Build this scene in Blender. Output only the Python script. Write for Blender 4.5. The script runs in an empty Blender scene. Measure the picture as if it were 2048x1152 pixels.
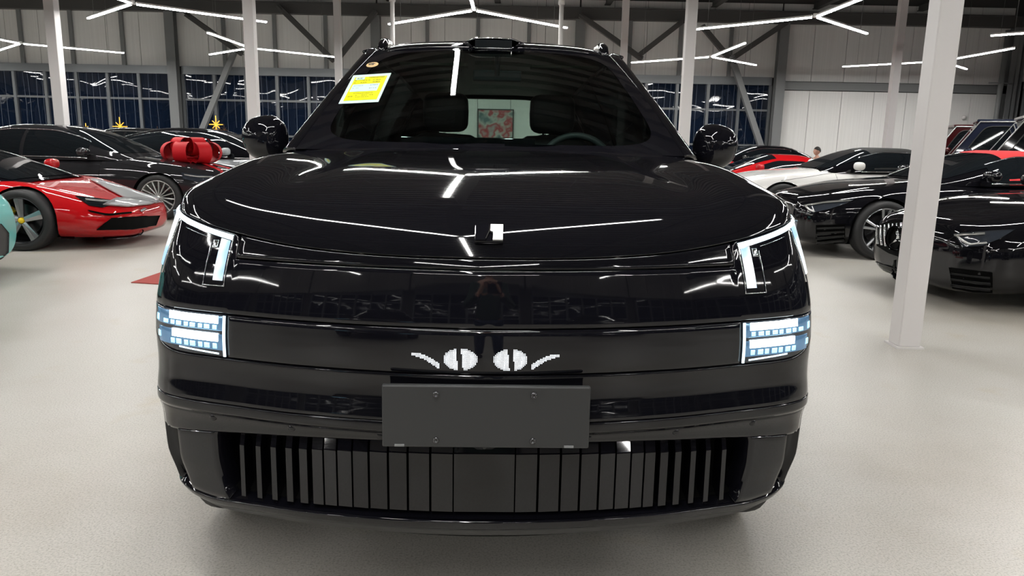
import bpy, math, random
from mathutils import Vector, Matrix
from mathutils.bvhtree import BVHTree
random.seed(7)
SC = bpy.context.scene
COL = SC.collection
PI = math.pi

# ------------------------------------------------------------------ camera, world, exposure
CAM_H, FPX = 1.38, 1500.0
TH, RO = math.radians(11.2), math.radians(1.1)
_r = Vector((1, 0, 0)); _u = Vector((0, math.sin(TH), math.cos(TH))); _b = Vector((0, -math.cos(TH), math.sin(TH)))
cr = _r * math.cos(RO) + _u * math.sin(RO); cu = -_r * math.sin(RO) + _u * math.cos(RO)
cam_data = bpy.data.cameras.new('camera'); cam = bpy.data.objects.new('camera', cam_data); COL.objects.link(cam)
cam_data.sensor_width = 36.0; cam_data.lens = FPX * 36.0 / 2048.0; cam_data.clip_start = 0.02; cam_data.clip_end = 300
M = Matrix.Identity(4)
for i in range(3):
    M[i][0] = cr[i]; M[i][1] = cu[i]; M[i][2] = _b[i]
M.translation = Vector((0, 0, CAM_H))
cam.matrix_world = M
SC.camera = cam
world = bpy.data.worlds.new('world'); SC.world = world; world.use_nodes = True
world.node_tree.nodes['Background'].inputs[0].default_value = (0.010, 0.018, 0.045, 1)
world.node_tree.nodes['Background'].inputs[1].default_value = 1.0
SC.view_settings.view_transform = 'Standard'; SC.view_settings.look = 'None'
SC.view_settings.exposure = 0.0; SC.view_settings.gamma = 1.0; SC.view_settings.use_curve_mapping = False
TUBE_POWER = 158.0
SC.cycles.max_bounces = 8; SC.cycles.sample_clamp_indirect = 6.0; SC.cycles.use_denoising = True
SC.cycles.caustics_reflective = False; SC.cycles.caustics_refractive = False

CAM = Vector((0, 0, CAM_H))
def ray(px, py):
    dx, dy = px - 1024, py - 576
    return (cr * dx - cu * dy - _b * FPX).normalized()
def atY(px, py, Y):
    d = ray(px, py); return CAM + d * (Y / d.y)
def atZ(px, py, Z):
    d = ray(px, py); return CAM + d * ((Z - CAM_H) / d.z)

# ------------------------------------------------------------------ materials
def mat(name, col=(.5, .5, .5), rough=.5, metal=0., emit=None, es=0., spec=.5, coat=0., alpha=1., ior=1.5):
    m = bpy.data.materials.new(name); m.use_nodes = True
    b = m.node_tree.nodes['Principled BSDF']
    b.inputs['Base Color'].default_value = (*col, 1); b.inputs['Roughness'].default_value = rough
    b.inputs['Metallic'].default_value = metal; b.inputs['Specular IOR Level'].default_value = spec
    b.inputs['Coat Weight'].default_value = coat; b.inputs['Coat Roughness'].default_value = .03
    b.inputs['IOR'].default_value = ior
    if emit:
        b.inputs['Emission Color'].default_value = (*emit, 1); b.inputs['Emission Strength'].default_value = es
    return m
def N(m, t, **kw):
    n = m.node_tree.nodes.new(t)
    for k, v in kw.items(): setattr(n, k, v)
    return n
def L(m, a, b): m.node_tree.links.new(a, b)
def ramp(m, src, stops):
    r = N(m, 'ShaderNodeValToRGB'); L(m, src, r.inputs[0])
    e = r.color_ramp.elements
    e[0].position, e[0].color = stops[0][0], (*stops[0][1], 1)
    e[1].position, e[1].color = stops[-1][0], (*stops[-1][1], 1)
    for p, c in stops[1:-1]:
        k = e.new(p); k.color = (*c, 1)
    return r
def noise(m, scale, detail=4, rough=.5, coord='Object', vec_scale=None):
    tc = N(m, 'ShaderNodeTexCoord'); n = N(m, 'ShaderNodeTexNoise')
    n.inputs['Scale'].default_value = scale; n.inputs['Detail'].default_value = detail; n.inputs['Roughness'].default_value = rough
    if vec_scale:
        mp = N(m, 'ShaderNodeMapping'); mp.inputs['Scale'].default_value = vec_scale
        L(m, tc.outputs[coord], mp.inputs[0]); L(m, mp.outputs[0], n.inputs['Vector'])
    else: L(m, tc.outputs[coord], n.inputs['Vector'])
    return n
def bump(m, h, strength, dist):
    b = N(m, 'ShaderNodeBump'); b.inputs['Strength'].default_value = strength; b.inputs['Distance'].default_value = dist
    L(m, h, b.inputs['Height']); L(m, b.outputs[0], m.node_tree.nodes['Principled BSDF'].inputs['Normal'])
def paint(name, col, flake=.0, rough=.04):
    """glossy car paint: base with very fine orange peel"""
    big = max(col) > .03
    m = mat(name, col, rough=.5 if big else rough, coat=1.0 if big else 0., spec=.05 if big else .5)
    n = noise(m, 700, 1)
    r = ramp(m, n.outputs[0], [(.3, tuple(c * .9 for c in col)), (.7, tuple(min(1, c * 1.1 + flake) for c in col))])
    L(m, r.outputs[0], m.node_tree.nodes['Principled BSDF'].inputs['Base Color'])
    return m
def glassy(name, tint, ior=1.45, rough=0.0, wav=0, cap=1.0):
    """thin tinted pane: see-through with a fresnel reflection"""
    m = bpy.data.materials.new(name); m.use_nodes = True
    nt = m.node_tree; nt.nodes.clear()
    o = nt.nodes.new('ShaderNodeOutputMaterial'); mx = nt.nodes.new('ShaderNodeMixShader')
    t = nt.nodes.new('ShaderNodeBsdfTransparent'); g = nt.nodes.new('ShaderNodeBsdfGlossy'); lw = nt.nodes.new('ShaderNodeLayerWeight'); pw = nt.nodes.new('ShaderNodeMath'); f = nt.nodes.new('ShaderNodeMath')
    t.inputs[0].default_value = (*tint, 1); g.inputs['Roughness'].default_value = rough; lw.inputs[0].default_value = .5; pw.operation = 'POWER'; pw.inputs[1].default_value = 5.0; f.operation = 'MULTIPLY_ADD'; r0 = ((ior - 1) / (ior + 1)) ** 2; f.inputs[1].default_value = (1 - r0) * cap; f.inputs[2].default_value = r0; nt.links.new(lw.outputs['Facing'], pw.inputs[0]); nt.links.new(pw.outputs[0], f.inputs[0])
    nt.links.new(f.outputs[0], mx.inputs[0]); nt.links.new(t.outputs[0], mx.inputs[1]); nt.links.new(g.outputs[0], mx.inputs[2]); nt.links.new(mx.outputs[0], o.inputs[0])
    if wav:
        n = noise(m, wav, 1); b = N(m, 'ShaderNodeBump'); b.inputs['Strength'].default_value = .35; b.inputs['Distance'].default_value = .05
        L(m, n.outputs[0], b.inputs['Height']); L(m, b.outputs[0], g.inputs['Normal'])
    return m

MT = {}
MT['black'] = paint('black_car_paint', (.004, .004, .0055))
MT['gloss'] = mat('gloss_black_plastic', (.004, .004, .006), .035)
MT['satin'] = mat('satin_black_plastic', (.03, .03, .03), .45)
MT['cavity'] = mat('dark_cavity', (.002, .002, .002), .8, spec=.1)
MT['chrome'] = mat('chrome', (.75, .76, .78), .08, 1.)
MT['silver'] = mat('satin_silver', (.50, .50, .49), .35, .6)
MT['gunmetal'] = mat('gunmetal', (.10, .10, .105), .25, .9)
MT['rim'] = mat('machined_rim', (.42, .43, .45), .25, .9)
MT['rimdark'] = mat('dark_rim', (.035, .036, .04), .3, .6)
MT['tyre'] = mat('tyre_rubber', (.012, .012, .013), .6)
MT['red'] = paint('red_paint', (.42, .002, .005)); MT['grey'] = paint('silver_stripe_paint', (.36, .37, .38))
MT['sedan'] = paint('dark_graphite_paint', (.016, .016, .018), .004)
MT['white'] = paint('white_paint', (.74, .73, .71)); MT['silverp'] = paint('silver_paint', (.42, .45, .47))
MT['teal'] = paint('teal_paint', (.16, .52, .50)); MT['navy'] = paint('navy_paint', (.012, .016, .035)); MT['wine'] = mat('wine_paint', (.045, .004, .005), .08)
MT['yellow'] = mat('yellow_caliper', (.85, .60, .01), .35); MT['softred'] = mat('red_canvas', (.62, .035, .04), .85); MT['softblack'] = mat('black_canvas', (.012, .012, .012), .8)
MT['tint'] = mat('dark_tinted_glass', (.006, .008, .010), .02)
MT['lens'] = mat('lamp_lens', (.03, .035, .045), .06)
MT['cabinred'] = mat('red_leather', (.30, .015, .015), .5)
MT['ribbon'] = mat('red_ribbon', (.50, .006, .012), .6, spec=.25)
MT['mirror'] = mat('mirror_glass', (.8, .85, .88), .01, 1.)
MT['interior'] = mat('dark_interior', (.012, .015, .016), .6)
MT['seat'] = mat('black_leather', (.012, .014, .015), .4)
MT['glass'] = glassy('windscreen_glass', (.38, .46, .44), 1.5)
MT['privacy'] = glassy('privacy_glass', (.025, .03, .03), 1.5, cap=.12)
MT['rearglass'] = glassy('rear_glass', (.62, .74, .66), 1.4)
MT['steel'] = mat('painted_steel_grey', (.20, .205, .21), .5); MT['steeld'] = mat('dark_steel', (.07, .068, .066), .55)
MT['frame'] = mat('window_frame_grey', (.17, .18, .19), .4, .3)
MT['strand'] = mat('curtain_strand', (.16, .18, .22), .5)
MT['pole'] = mat('white_pole_paint', (.66, .64, .63), .4)

# floor: pale glossy epoxy screed, clouded, speckled and with faint stains
m = mat('epoxy_floor', (.5, .48, .45), .3); MT['floor'] = m
n1 = noise(m, .55, 5, .6); r1 = ramp(m, n1.outputs[0], [(.30, (.35, .32, .275)), (.50, (.43, .41, .375)), (.72, (.48, .465, .435))])
n2 = noise(m, 130, 3, .7); r2 = ramp(m, n2.outputs[0], [(.36, (.62, .61, .58)), (.50, (1, 1, 1)), (.68, (1.15, 1.15, 1.12))])
mx = N(m, 'ShaderNodeMix', data_type='RGBA', blend_type='MULTIPLY'); mx.inputs[0].default_value = .8
L(m, r1.outputs[0], mx.inputs[6]); L(m, r2.outputs[0], mx.inputs[7])
n4 = noise(m, 2.3, 3, .6); r4 = ramp(m, n4.outputs[0], [(.62, (1, 1, 1)), (.80, (.93, .86, .72))])
mx2 = N(m, 'ShaderNodeMix', data_type='RGBA', blend_type='MULTIPLY'); mx2.inputs[0].default_value = .9
L(m, mx.outputs[2], mx2.inputs[6]); L(m, r4.outputs[0], mx2.inputs[7])
L(m, mx2.outputs[2], m.node_tree.nodes['Principled BSDF'].inputs['Base Color'])
n3 = noise(m, 60, 4, .65); bump(m, n3.outputs[0], .22, .004)
rr = ramp(m, n1.outputs[0], [(.3, (.30,) * 3), (.7, (.42,) * 3)]); L(m, rr.outputs[0], m.node_tree.nodes['Principled BSDF'].inputs['Roughness'])
# wall sandwich panels: off white with fine vertical ribbing
m = mat('wall_panel_white', (.60, .585, .575), .5); MT['wall'] = m
n = noise(m, 3.0, 3, .5, vec_scale=(8, 8, .12)); r = ramp(m, n.outputs[0], [(.3, (.77, .76, .745)), (.7, (.84, .83, .815))]); L(m, r.outputs[0], m.node_tree.nodes['Principled BSDF'].inputs['Base Color'])
m = mat('column_paint', (.66, .635, .63), .42); MT['column'] = m
n = noise(m, 6, 4); bump(m, n.outputs[0], .05, .01)
m = mat('ceiling_sheet', (.085, .08, .078), .45, .2); MT['ceil'] = m
n = noise(m, 1.2, 3); r = ramp(m, n.outputs[0], [(.3, (.13, .122, .118)), (.7, (.17, .16, .155))]); L(m, r.outputs[0], m.node_tree.nodes['Principled BSDF'].inputs['Base Color'])
MT['tube'] = mat('tube_diffuser', (1, 1, 1), .5, emit=(1.0, .985, .95), es=TUBE_POWER)
MT['tubeside'] = mat('tube_diffuser_side', (1, 1, 1), .5, emit=(1.0, .985, .95), es=12.0)
MT['housing'] = mat('tube_housing', (.75, .75, .74), .5)
# lamp bar light: cool white fading to pale blue
m = mat('lamp_bar', (.05, .06, .08), .3, emit=(.72, .9, 1), es=1.15); MT['lamp'] = m
n = noise(m, 12, 1); r = ramp(m, n.outputs[0], [(.42, (.42, .68, .97)), (.52, (.95, 1.0, 1.0))]); L(m, r.outputs[0], m.node_tree.nodes['Principled BSDF'].inputs['Emission Color'])
MT['lampstrip'] = mat('lamp_strip', (.8, .9, 1), .3, emit=(.62, .84, .92), es=1.6)
MT['beam'] = mat('beam_bar', (1, 1, 1), .3, emit=(.86, 1.0, .98), es=14)
MT['lampback'] = mat('lamp_reflector', (.12, .2, .3), .15, .8, emit=(.10, .22, .38), es=.6)  # faint emission added so the reflector looks lit by the lamp
MT['ledblue'] = mat('led_blue', (.5, .8, 1), .3, emit=(.25, .62, .85), es=1.6)
MT['ledwhite'] = mat('led_pixel_white', (1, 1, 1), .4, emit=(.86, .93, 1.0), es=1.5)
MT['star'] = mat('star_lights', (.9, .5, .05), .4, emit=(1.0, .48, .05), es=1.0)
MT['treeblue'] = mat('tree_lights', (.1, .5, .7), .4, emit=(.10, .55, .80), es=1.0)
MT['stickw'] = mat('sticker_white', (.62, .86, .80), .5); MT['sticky'] = mat('sticker_yellow', (.80, .78, .0), .5); MT['print'] = mat('print_olive', (.38, .37, .02), .6); MT['printg'] = mat('print_grey', (.28, .38, .38), .6)
MT['gold'] = mat('sticker_gold', (.80, .55, .28), .4); MT['matred'] = mat('red_mat', (.33, .05, .04), .9)
MT['skin'] = mat('skin', (.55, .30, .22), .5); MT['hair'] = mat('dark_hair', (.012, .009, .008), .6); MT['cloth'] = mat('dark_cloth', (.02, .022, .026), .8)
MT['green'] = mat('dark_green_knit', (.012, .03, .018), .9); MT['jeans'] = mat('blue_jeans', (.02, .035, .07), .85)
MT['plate'] = mat('plate_blank_black', (.028, .029, .030), .42)

# ------------------------------------------------------------------ mesh helpers
def tag(o, label=None, cat=None, group=None, kind=None):
    if label: o['label'] = label
    if cat: o['category'] = cat
    if group: o['group'] = group
    if kind: o['kind'] = kind
    return o
def empty(name, loc=(0, 0, 0), rz=0., parent=None):
    o = bpy.data.objects.new(name, None); COL.objects.link(o); o.location = loc; o.rotation_euler = (0, 0, rz); o.empty_display_size = .1
    if parent: o.parent = parent
    return o
def obj(name, vf, material, parent=None, smooth=True, loc=None, angle=None):
    if isinstance(vf, bpy.types.Mesh): me = vf
    else:
        me = bpy.data.meshes.new(name); me.from_pydata([tuple(v) for v in vf[0]], [], vf[1]); me.update()
        if material: me.materials.append(material)
        if smooth:
            me.shade_smooth() if angle is None else me.shade_smooth()
            if angle is not None:
                try: me.set_sharp_from_angle(angle=math.radians(angle))
                except Exception: pass
    o = bpy.data.objects.new(name, me); COL.objects.link(o)
    if parent: o.parent = parent
    if loc: o.location = loc
    return o
def join(*vfs):
    V, Fc = [], []
    for v, f in vfs:
        k = len(V); V += list(v); Fc += [tuple(i + k for i in q) for q in f]
    return V, Fc
def box(a, b, bev=0.):
    x0, y0, z0 = [min(a[i], b[i]) for i in range(3)]; x1, y1, z1 = [max(a[i], b[i]) for i in range(3)]
    if bev <= 0:
        v = [(x, y, z) for z in (z0, z1) for y in (y0, y1) for x in (x0, x1)]
        return v, [(0, 2, 3, 1), (4, 5, 7, 6), (0, 1, 5, 4), (2, 6, 7, 3), (0, 4, 6, 2), (1, 3, 7, 5)]
    import bmesh
    bm = bmesh.new()
    vs = [bm.verts.new(p) for p in [(x, y, z) for z in (z0, z1) for y in (y0, y1) for x in (x0, x1)]]
    for f in [(0, 2, 3, 1), (4, 5, 7, 6), (0, 1, 5, 4), (2, 6, 7, 3), (0, 4, 6, 2), (1, 3, 7, 5)]: bm.faces.new([vs[i] for i in f])
    bmesh.ops.bevel(bm, geom=bm.edges[:], offset=bev, segments=2, affect='EDGES', profile=.5)
    bm.verts.ensure_lookup_table(); bm.verts.index_update()
    out = [v.co.copy() for v in bm.verts], [tuple(v.index for v in f.verts) for f in bm.faces]
    bm.free(); return out
def xf(vf, mtx): return [mtx @ Vector(v) for v in vf[0]], vf[1]
def beam(a, b, w, h=None, bev=0., roll=0.):
    """box of section w x h from a to b"""
    a, b = Vector(a), Vector(b); d = b - a; h = h or w
    q = d.to_track_quat('Y', 'Z')
    m = Matrix.Translation(a) @ q.to_matrix().to_4x4() @ Matrix.Rotation(roll, 4, 'Y')
    return xf(box((-w / 2, 0, -h / 2), (w / 2, d.length, h / 2), bev), m)
def tube(pts, r, n=8, cap=True):
    pts = [Vector(p) for p in pts]; V, Fc = [], []
    rr_ = r if isinstance(r, (list, tuple)) else [r] * len(pts)
    for i, p in enumerate(pts):
        t = (pts[min(i + 1, len(pts) - 1)] - pts[max(i - 1, 0)]).normalized()
        up = Vector((0, 0, 1)) if abs(t.z) < .95 else Vector((0, 1, 0))
        s = t.cross(up).normalized(); w = s.cross(t)
        for k in range(n):
            a = 2 * PI * k / n; V.append(p + (s * math.cos(a) + w * math.sin(a)) * rr_[i])
    for i in range(len(pts) - 1):
        for k in range(n): Fc.append((i * n + k, i * n + (k + 1) % n, (i + 1) * n + (k + 1) % n, (i + 1) * n + k))
    if cap: Fc += [tuple(range(n))[::-1], tuple((len(pts) - 1) * n + k for k in range(n))]
    return V, Fc
def lathe(prof, n=40, axis='Y'):
    V, Fc = [], []
    for (r, y) in prof:
        for k in range(n):
            a = 2 * PI * k / n; V.append((r * math.cos(a), y, r * math.sin(a)) if axis == 'Y' else (r * math.cos(a), r * math.sin(a), y))
    for i in range(len(prof) - 1):
        for k in range(n): Fc.append((i * n + k, (i + 1) * n + k, (i + 1) * n + (k + 1) % n, i * n + (k + 1) % n))
    return V, Fc
def grid(f, nu, nv, us=None, vs=None, flip=False):
    us = us or [i / nu for i in range(nu + 1)]; vs = vs or [j / nv for j in range(nv + 1)]
    V = [f(u, v) for v in vs for u in us]; n = len(us)
    Fc = [(j * n + i, j * n + i + 1, (j + 1) * n + i + 1, (j + 1) * n + i) for j in range(len(vs) - 1) for i in range(n - 1)]
    if flip: Fc = [q[::-1] for q in Fc]
    return V, Fc
def panel(f, nu, nv, edge=.002, depth=.012, eps=None, flip=False, back=False):
    """curved sheet with softly rounded rim and a returned edge, so that seams read as gaps"""
    e = 1e-3
    def nrm(u, v):
        a = Vector(f(min(u + e, 1), v)) - Vector(f(max(u - e, 0), v)); b = Vector(f(u, min(v + e, 1))) - Vector(f(u, max(v - e, 0)))
        c = a.cross(b)
        if c.length < 1e-12: return Vector((0, 0, 1))
        return c.normalized() * (-1 if flip else 1)
    lu = (Vector(f(1, .5)) - Vector(f(0, .5))).length + 1e-6; lv = (Vector(f(.5, 1)) - Vector(f(.5, 0))).length + 1e-6
    eu, ev = min(.2, edge * 1.6 / lu), min(.2, edge * 1.6 / lv)
    us = [0, eu] + [eu + (1 - 2 * eu) * i / nu for i in range(1, nu)] + [1 - eu, 1]
    vs = [0, ev] + [ev + (1 - 2 * ev) * j / nv for j in range(1, nv)] + [1 - ev, 1]
    nU, nV = len(us), len(vs); V = []; NN = {}
    for j, v in enumerate(vs):
        for i, u in enumerate(us):
            p = Vector(f(u, v))
            if i in (0, nU - 1) or j in (0, nV - 1):
                q = nrm(u, v); NN[j * nU + i] = q; p = p - q * edge
            V.append(p)
    Fc = [(j * nU + i, j * nU + i + 1, (j + 1) * nU + i + 1, (j + 1) * nU + i) for j in range(nV - 1) for i in range(nU - 1)]
    loop = [i for i in range(nU)] + [j * nU + nU - 1 for j in range(1, nV)] + [(nV - 1) * nU + i for i in range(nU - 2, -1, -1)] + [j * nU for j in range(nV - 2, 0, -1)]
    k = len(V)
    for i in loop: V.append(V[i] - NN[i] * depth)
    n = len(loop)
    for i in range(n): Fc.append((loop[i], k + i, k + (i + 1) % n, loop[(i + 1) % n]))
    if flip: Fc = [q[::-1] for q in Fc]
    return V, Fc
def tab(T):
    """monotone-ish smooth table lookup"""
    xs = [t[0] for t in T]; ys = [t[1] for t in T]; n = len(T)
    d = [(ys[i + 1] - ys[i]) / (xs[i + 1] - xs[i]) for i in range(n - 1)]
    ms = [d[0]] + [(0 if d[i - 1] * d[i] <= 0 else 2 * d[i - 1] * d[i] / (d[i - 1] + d[i])) for i in range(1, n - 1)] + [d[-1]]
    def f(x):
        if x <= xs[0]: return ys[0]
        if x >= xs[-1]: return ys[-1]
        i = max(k for k in range(n - 1) if xs[k] <= x); h = xs[i + 1] - xs[i]; t = (x - xs[i]) / h
        return ys[i] * (1 + 2 * t) * (1 - t) ** 2 + ms[i] * h * t * (1 - t) ** 2 + ys[i + 1] * t * t * (3 - 2 * t) + ms[i + 1] * h * t * t * (t - 1)
    return f
def sgn(x): return -1. if x < 0 else 1.
def sstep(a, b, x):
    t = max(0, min(1, (x - a) / (b - a))); return t * t * (3 - 2 * t)
def poly_at(P, t):
    """point at fraction t along a polyline"""
    P = [Vector(p) for p in P]
    ls = [(P[i + 1] - P[i]).length for i in range(len(P) - 1)]; T = sum(ls) * t
    for i, l in enumerate(ls):
        if T <= l or i == len(ls) - 1: return P[i].lerp(P[i + 1], 0 if l == 0 else min(1, T / l))
        T -= l

# ================================================================== SETTING
XR, XL, YB, YF, ZC = 15.6, -24.0, 24.2, -11.0, 6.3
floor = obj('floor', grid(lambda u, v: (XL + (XR - XL) * u, YF + (YB - YF) * v, 0), 4, 4), MT['floor'], smooth=False); tag(floor, 'pale grey speckled epoxy showroom floor', kind='structure')
# corrugated ceiling, ribs running across the hall
V, Fc = [], []
y = YF; k = 0; prof = []
while y < YB + .3:
    prof += [(y, ZC), (y + .22, ZC), (y + .27, ZC + .16), (y + .40, ZC + .16)]; y += .45
for (yy, zz) in prof: V += [(XL - .3, yy, zz), (XR + .3, yy, zz)]
Fc = [(2 * i, 2 * i + 2, 2 * i + 3, 2 * i + 1) for i in range(len(prof) - 1)]
tag(obj('ceiling', (V, Fc), MT['ceil'], smooth=False), 'dark corrugated metal roof deck', kind='structure')

def wall_panels(parent, p0, p1, z0, z1, step, inward, skip=()):
    """row of tall sandwich panels from p0 to p1 (xy), each its own piece with a recessed joint"""
    p0, p1 = Vector((*p0, 0)), Vector((*p1, 0)); Lw = (p1 - p0).length; d = (p1 - p0).normalized(); nn = Vector((*inward, 0))
    n = max(1, round(Lw / step)); s = Lw / n
    for i in range(n):
        a = p0 + d * (i * s + .006); b = p0 + d * ((i + 1) * s - .006)
        if s * i in skip: continue
        vf = box((0, -.03, 0), ((b - a).length, .03, z1 - z0), .006)
        ang = math.atan2(d.y, d.x)
        obj('wall_panel', xf(vf, Matrix.Translation(Vector((a.x, a.y, z0))) @ Matrix.Rotation(ang, 4, 'Z')), MT['wall'], parent, smooth=False)

# --- back wall
colX = [atY(px, 150, YB - .3).x for px in (-60, 345, 752, 1158, 1562)] + [XR - .35]
wb = obj('wall_back', box((XL, YB + .06, 0), (XR + .3, YB + .26, ZC)), MT['steeld'], smooth=False); tag(wb, 'back wall of tall off-white panels behind the parked cars', kind='structure')
Z_HEAD, Z_SILL = 3.18, .25
def window_bay(name, x0, x1, label, axis='x', pos=YB, inward=-1, mull=.97):
    """glazed bay with frame, mullions, transoms and panes as pieces"""
    def P(a, off, z): return (a, pos + inward * off, z) if axis == 'x' else (pos + inward * off, a, z)
    w = obj(name, join(box(P(x0, -.03, Z_HEAD), P(x1, .12, Z_HEAD + .24)), box(P(x0, -.03, 0), P(x1, .08, Z_SILL))), MT['frame'], smooth=False)
    tag(w, label, kind='structure')
    n = max(1, round((x1 - x0) / mull)); s = (x1 - x0) / n
    for i in range(n + 1):
        a = x0 + s * i; obj('mullion', box(P(a - .045, -.02, Z_SILL), P(a + .045, .07, Z_HEAD)), MT['frame'], w, smooth=False)
    for z in (1.34, 2.42): obj('transom', box(P(x0, -.01, z - .03), P(x1, .05, z + .03)), MT['frame'], w, smooth=False)
    for i in range(n):
        for za, zb in ((Z_SILL, 1.31), (1.37, 2.39), (2.45, Z_HEAD)):
            a = x0 + s * i + .045; b = x0 + s * (i + 1) - .045; t = random.uniform(-.004, .004)
            vf = [P(a, t, za), P(b, -t, za), P(b, -t + random.uniform(-.004, .004), zb), P(a, t, zb)]
            obj('pane', (vf, [(0, 1, 2, 3)]), MT['night'], w, smooth=False)
    return w
MT['night'] = mat('night_window_glass', (.006, .012, .028), .015, spec=.6)
n = noise(MT['night'], .8, 1); bump(MT['night'], n.outputs[0], .25, .05)
cw = .20
window_bay('window_1', colX[0] + cw, colX[1] - cw, 'dark glazed bay at the far left behind the graphite saloon')
window_bay('window_2', colX[1] + cw, colX[2] - cw, 'dark glazed bay behind the red bow and left mirror')
window_bay('window_3', colX[3] + cw, colX[4] - cw, 'dark glazed bay behind the right mirror')
window_bay('window_4', XL + .2, colX[0] - cw, 'dark glazed bay beyond the left edge')
zt = 5.0
for x0, x1, z0 in ((XL, colX[0], Z_HEAD + .24), (colX[0], colX[1], Z_HEAD + .24), (colX[1], colX[2], Z_HEAD + .24), (colX[2], colX[3], 0), (colX[3], colX[4], Z_HEAD + .24), (colX[4], colX[5], Z_HEAD - .06 + .2), (colX[4], colX[5], 0)):
    z1 = zt + .6 if z0 > 0 or x0 == colX[2] else Z_HEAD - .14
    wall_panels(wb, (x0 + .02, YB), (x1 - .02, YB), z0, z1, 1.07, (0, -1))
tag(obj('trim_1', box((colX[4] + .1, YB - .10, Z_HEAD - .12), (XR, YB, Z_HEAD + .12)), MT['steel'], smooth=False), 'grey horizontal rail across the white wall at right', kind='structure')
tag(obj('trim_2', join(box((XL, YB - .30, zt), (XR, YB - .05, zt + .30)), box((XL, YB - .34, zt + .30), (XR, YB, zt + .34))), MT['steeld'], smooth=False), 'dark eaves beam along the top of the back wall', kind='structure')
# posts on the back wall
for i, x in enumerate(colX):
    # H section: two flanges and a web
    vf = join(box((x - .14, YB - .34, 0), (x + .14, YB - .32, zt)), box((x - .14, YB - .10, 0), (x + .14, YB - .08, zt)), box((x - .012, YB - .33, 0), (x + .012, YB - .09, zt)))
    names = ['at the far left edge', 'left of the red bow behind the saloon', 'behind the black car\'s left windscreen pillar', 'behind the black car\'s roof at right', 'between dark windows and white wall', 'in the far right corner of the hall']
    tag(obj('wall_post', vf, MT['steel'], smooth=False), 'grey steel H post on the back wall ' + names[i], 'post', 'steel posts along the back wall')
for i in range(len(colX) - 1):
    if i == 4: continue
    for k in (1, 2, 3):
        x = colX[i] + (colX[i + 1] - colX[i]) * k / 4
        obj('wall_rail', box((x - .055, YB - .13, Z_HEAD + .24), (x + .055, YB - .05, zt)), MT['steel'], wb, smooth=False)
# diagonal braces in the wall plane
YBR = YB - .5
def brace(pa, pb, w, label, Y=YBR, mt='steel'):
    a, b = atY(*pa, Y), atY(*pb, Y)
    d = (b - a).normalized()
    vf = join(beam(a, b, w, w, .01), beam(a - d * .02, a + d * .16, w * 1.7, .02), beam(b - d * .16, b + d * .02, w * 1.7, .02))
    return tag(obj('diagonal_brace', vf, MT[mt], smooth=False), label, 'brace', 'diagonal steel braces')
brace((372, 28), (484, 108), .15, 'short diagonal brace sloping down to the second column from the left', mt='steeld')
brace((470, 100), (398, 275), .16, 'long grey brace slanting down left of the second column')
brace((556, 12), (668, 122), .15, 'diagonal brace sloping down right above the dark windows, left of the roof', mt='steeld')
brace((752, 22), (680, 112), .15, 'diagonal brace rising right above the left windscreen corner', mt='steeld')
brace((1276, 112), (1366, 42), .15, 'diagonal brace rising right just beyond the right roof rail', mt='steeld')
brace((1160, 30), (1284, 118), .15, 'diagonal brace sloping down behind the roof at right', mt='steeld')
brace((1404, 52), (1468, 128), .15, 'short diagonal brace right of the middle column', mt='steeld')
brace((1574, 44), (1466, 116), .15, 'diagonal brace rising right to the post beside the white wall', mt='steeld')
brace((1462, 112), (1528, 312), .17, 'long grey brace slanting down behind the right mirror')

# --- right wall
wr = obj('wall_right', box((XR + .06, YF, 0), (XR + .26, YB + .2, ZC)), MT['steeld'], smooth=False); tag(wr, 'right wall of white panels receding towards the viewer', kind='structure')
yb = [YB - .2, YB - 6.6, YB - 13.0, YB - 19.4, YB - 25.8, YF]
for i in range(5):
    y1, y0 = yb[i], yb[i + 1]
    window_bay('window_%d' % (5 + i), y0 + .3, y1 - .3, ['dark glazed bay of the right wall behind the off-roaders', 'dark glazed bay of the right wall above the red soft-top', 'third glazed bay of the right wall', 'fourth glazed bay of the right wall', 'fifth glazed bay of the right wall'][i], axis='y', pos=XR)
    wall_panels(wr, (XR, y0), (XR, y1), Z_HEAD + .24, 5.6, 1.07, (-1, 0))
    tag(obj('wall_post', join(box((XR - .34, y1 - .14, 0), (XR - .32, y1 + .14, zt)), box((XR - .10, y1 - .14, 0), (XR - .08, y1 + .14, zt)), box((XR - .33, y1 - .012, 0), (XR - .09, y1 + .012, zt))), MT['steel'], smooth=False),
        'grey steel H post on the right wall ' + ['beside the corner', 'above the off-roaders', 'in the middle', 'near the front', 'at the front end'][i], 'post', 'steel posts along the right wall')
tag(obj('trim_3', box((XR - .32, YF, zt), (XR - .05, YB, zt + .3)), MT['steeld'], smooth=False), 'dark eaves beam along the right wall', kind='structure')
a, b = Vector((XR - .45, 17.6, .02)), Vector((XR - .45, 21.4, 4.9))
tag(obj('diagonal_brace', join(beam((XR - .45, 20.8, .9), (XR - .45, 17.2, 4.6), .17, .17, .01), beam((XR - .45, 17.3, 4.4), (XR - .45, 17.1, 4.8), .34, .03)), MT['steel'], smooth=False), 'grey brace slanting in front of the right wall windows above the off-roaders', 'brace', 'diagonal steel braces')
tag(obj('drain_pipe', join(tube([(XR - .75, YB - .4, 0), (XR - .75, YB - .4, 4.9)], .075, 10), tube([(XR - 1.15, YB - .45, 3.35), (XR - .45, YB - .45, 3.35)], .02, 6)), MT['steel']), 'grey drain pipe running up the far right corner', 'pipe')
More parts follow.
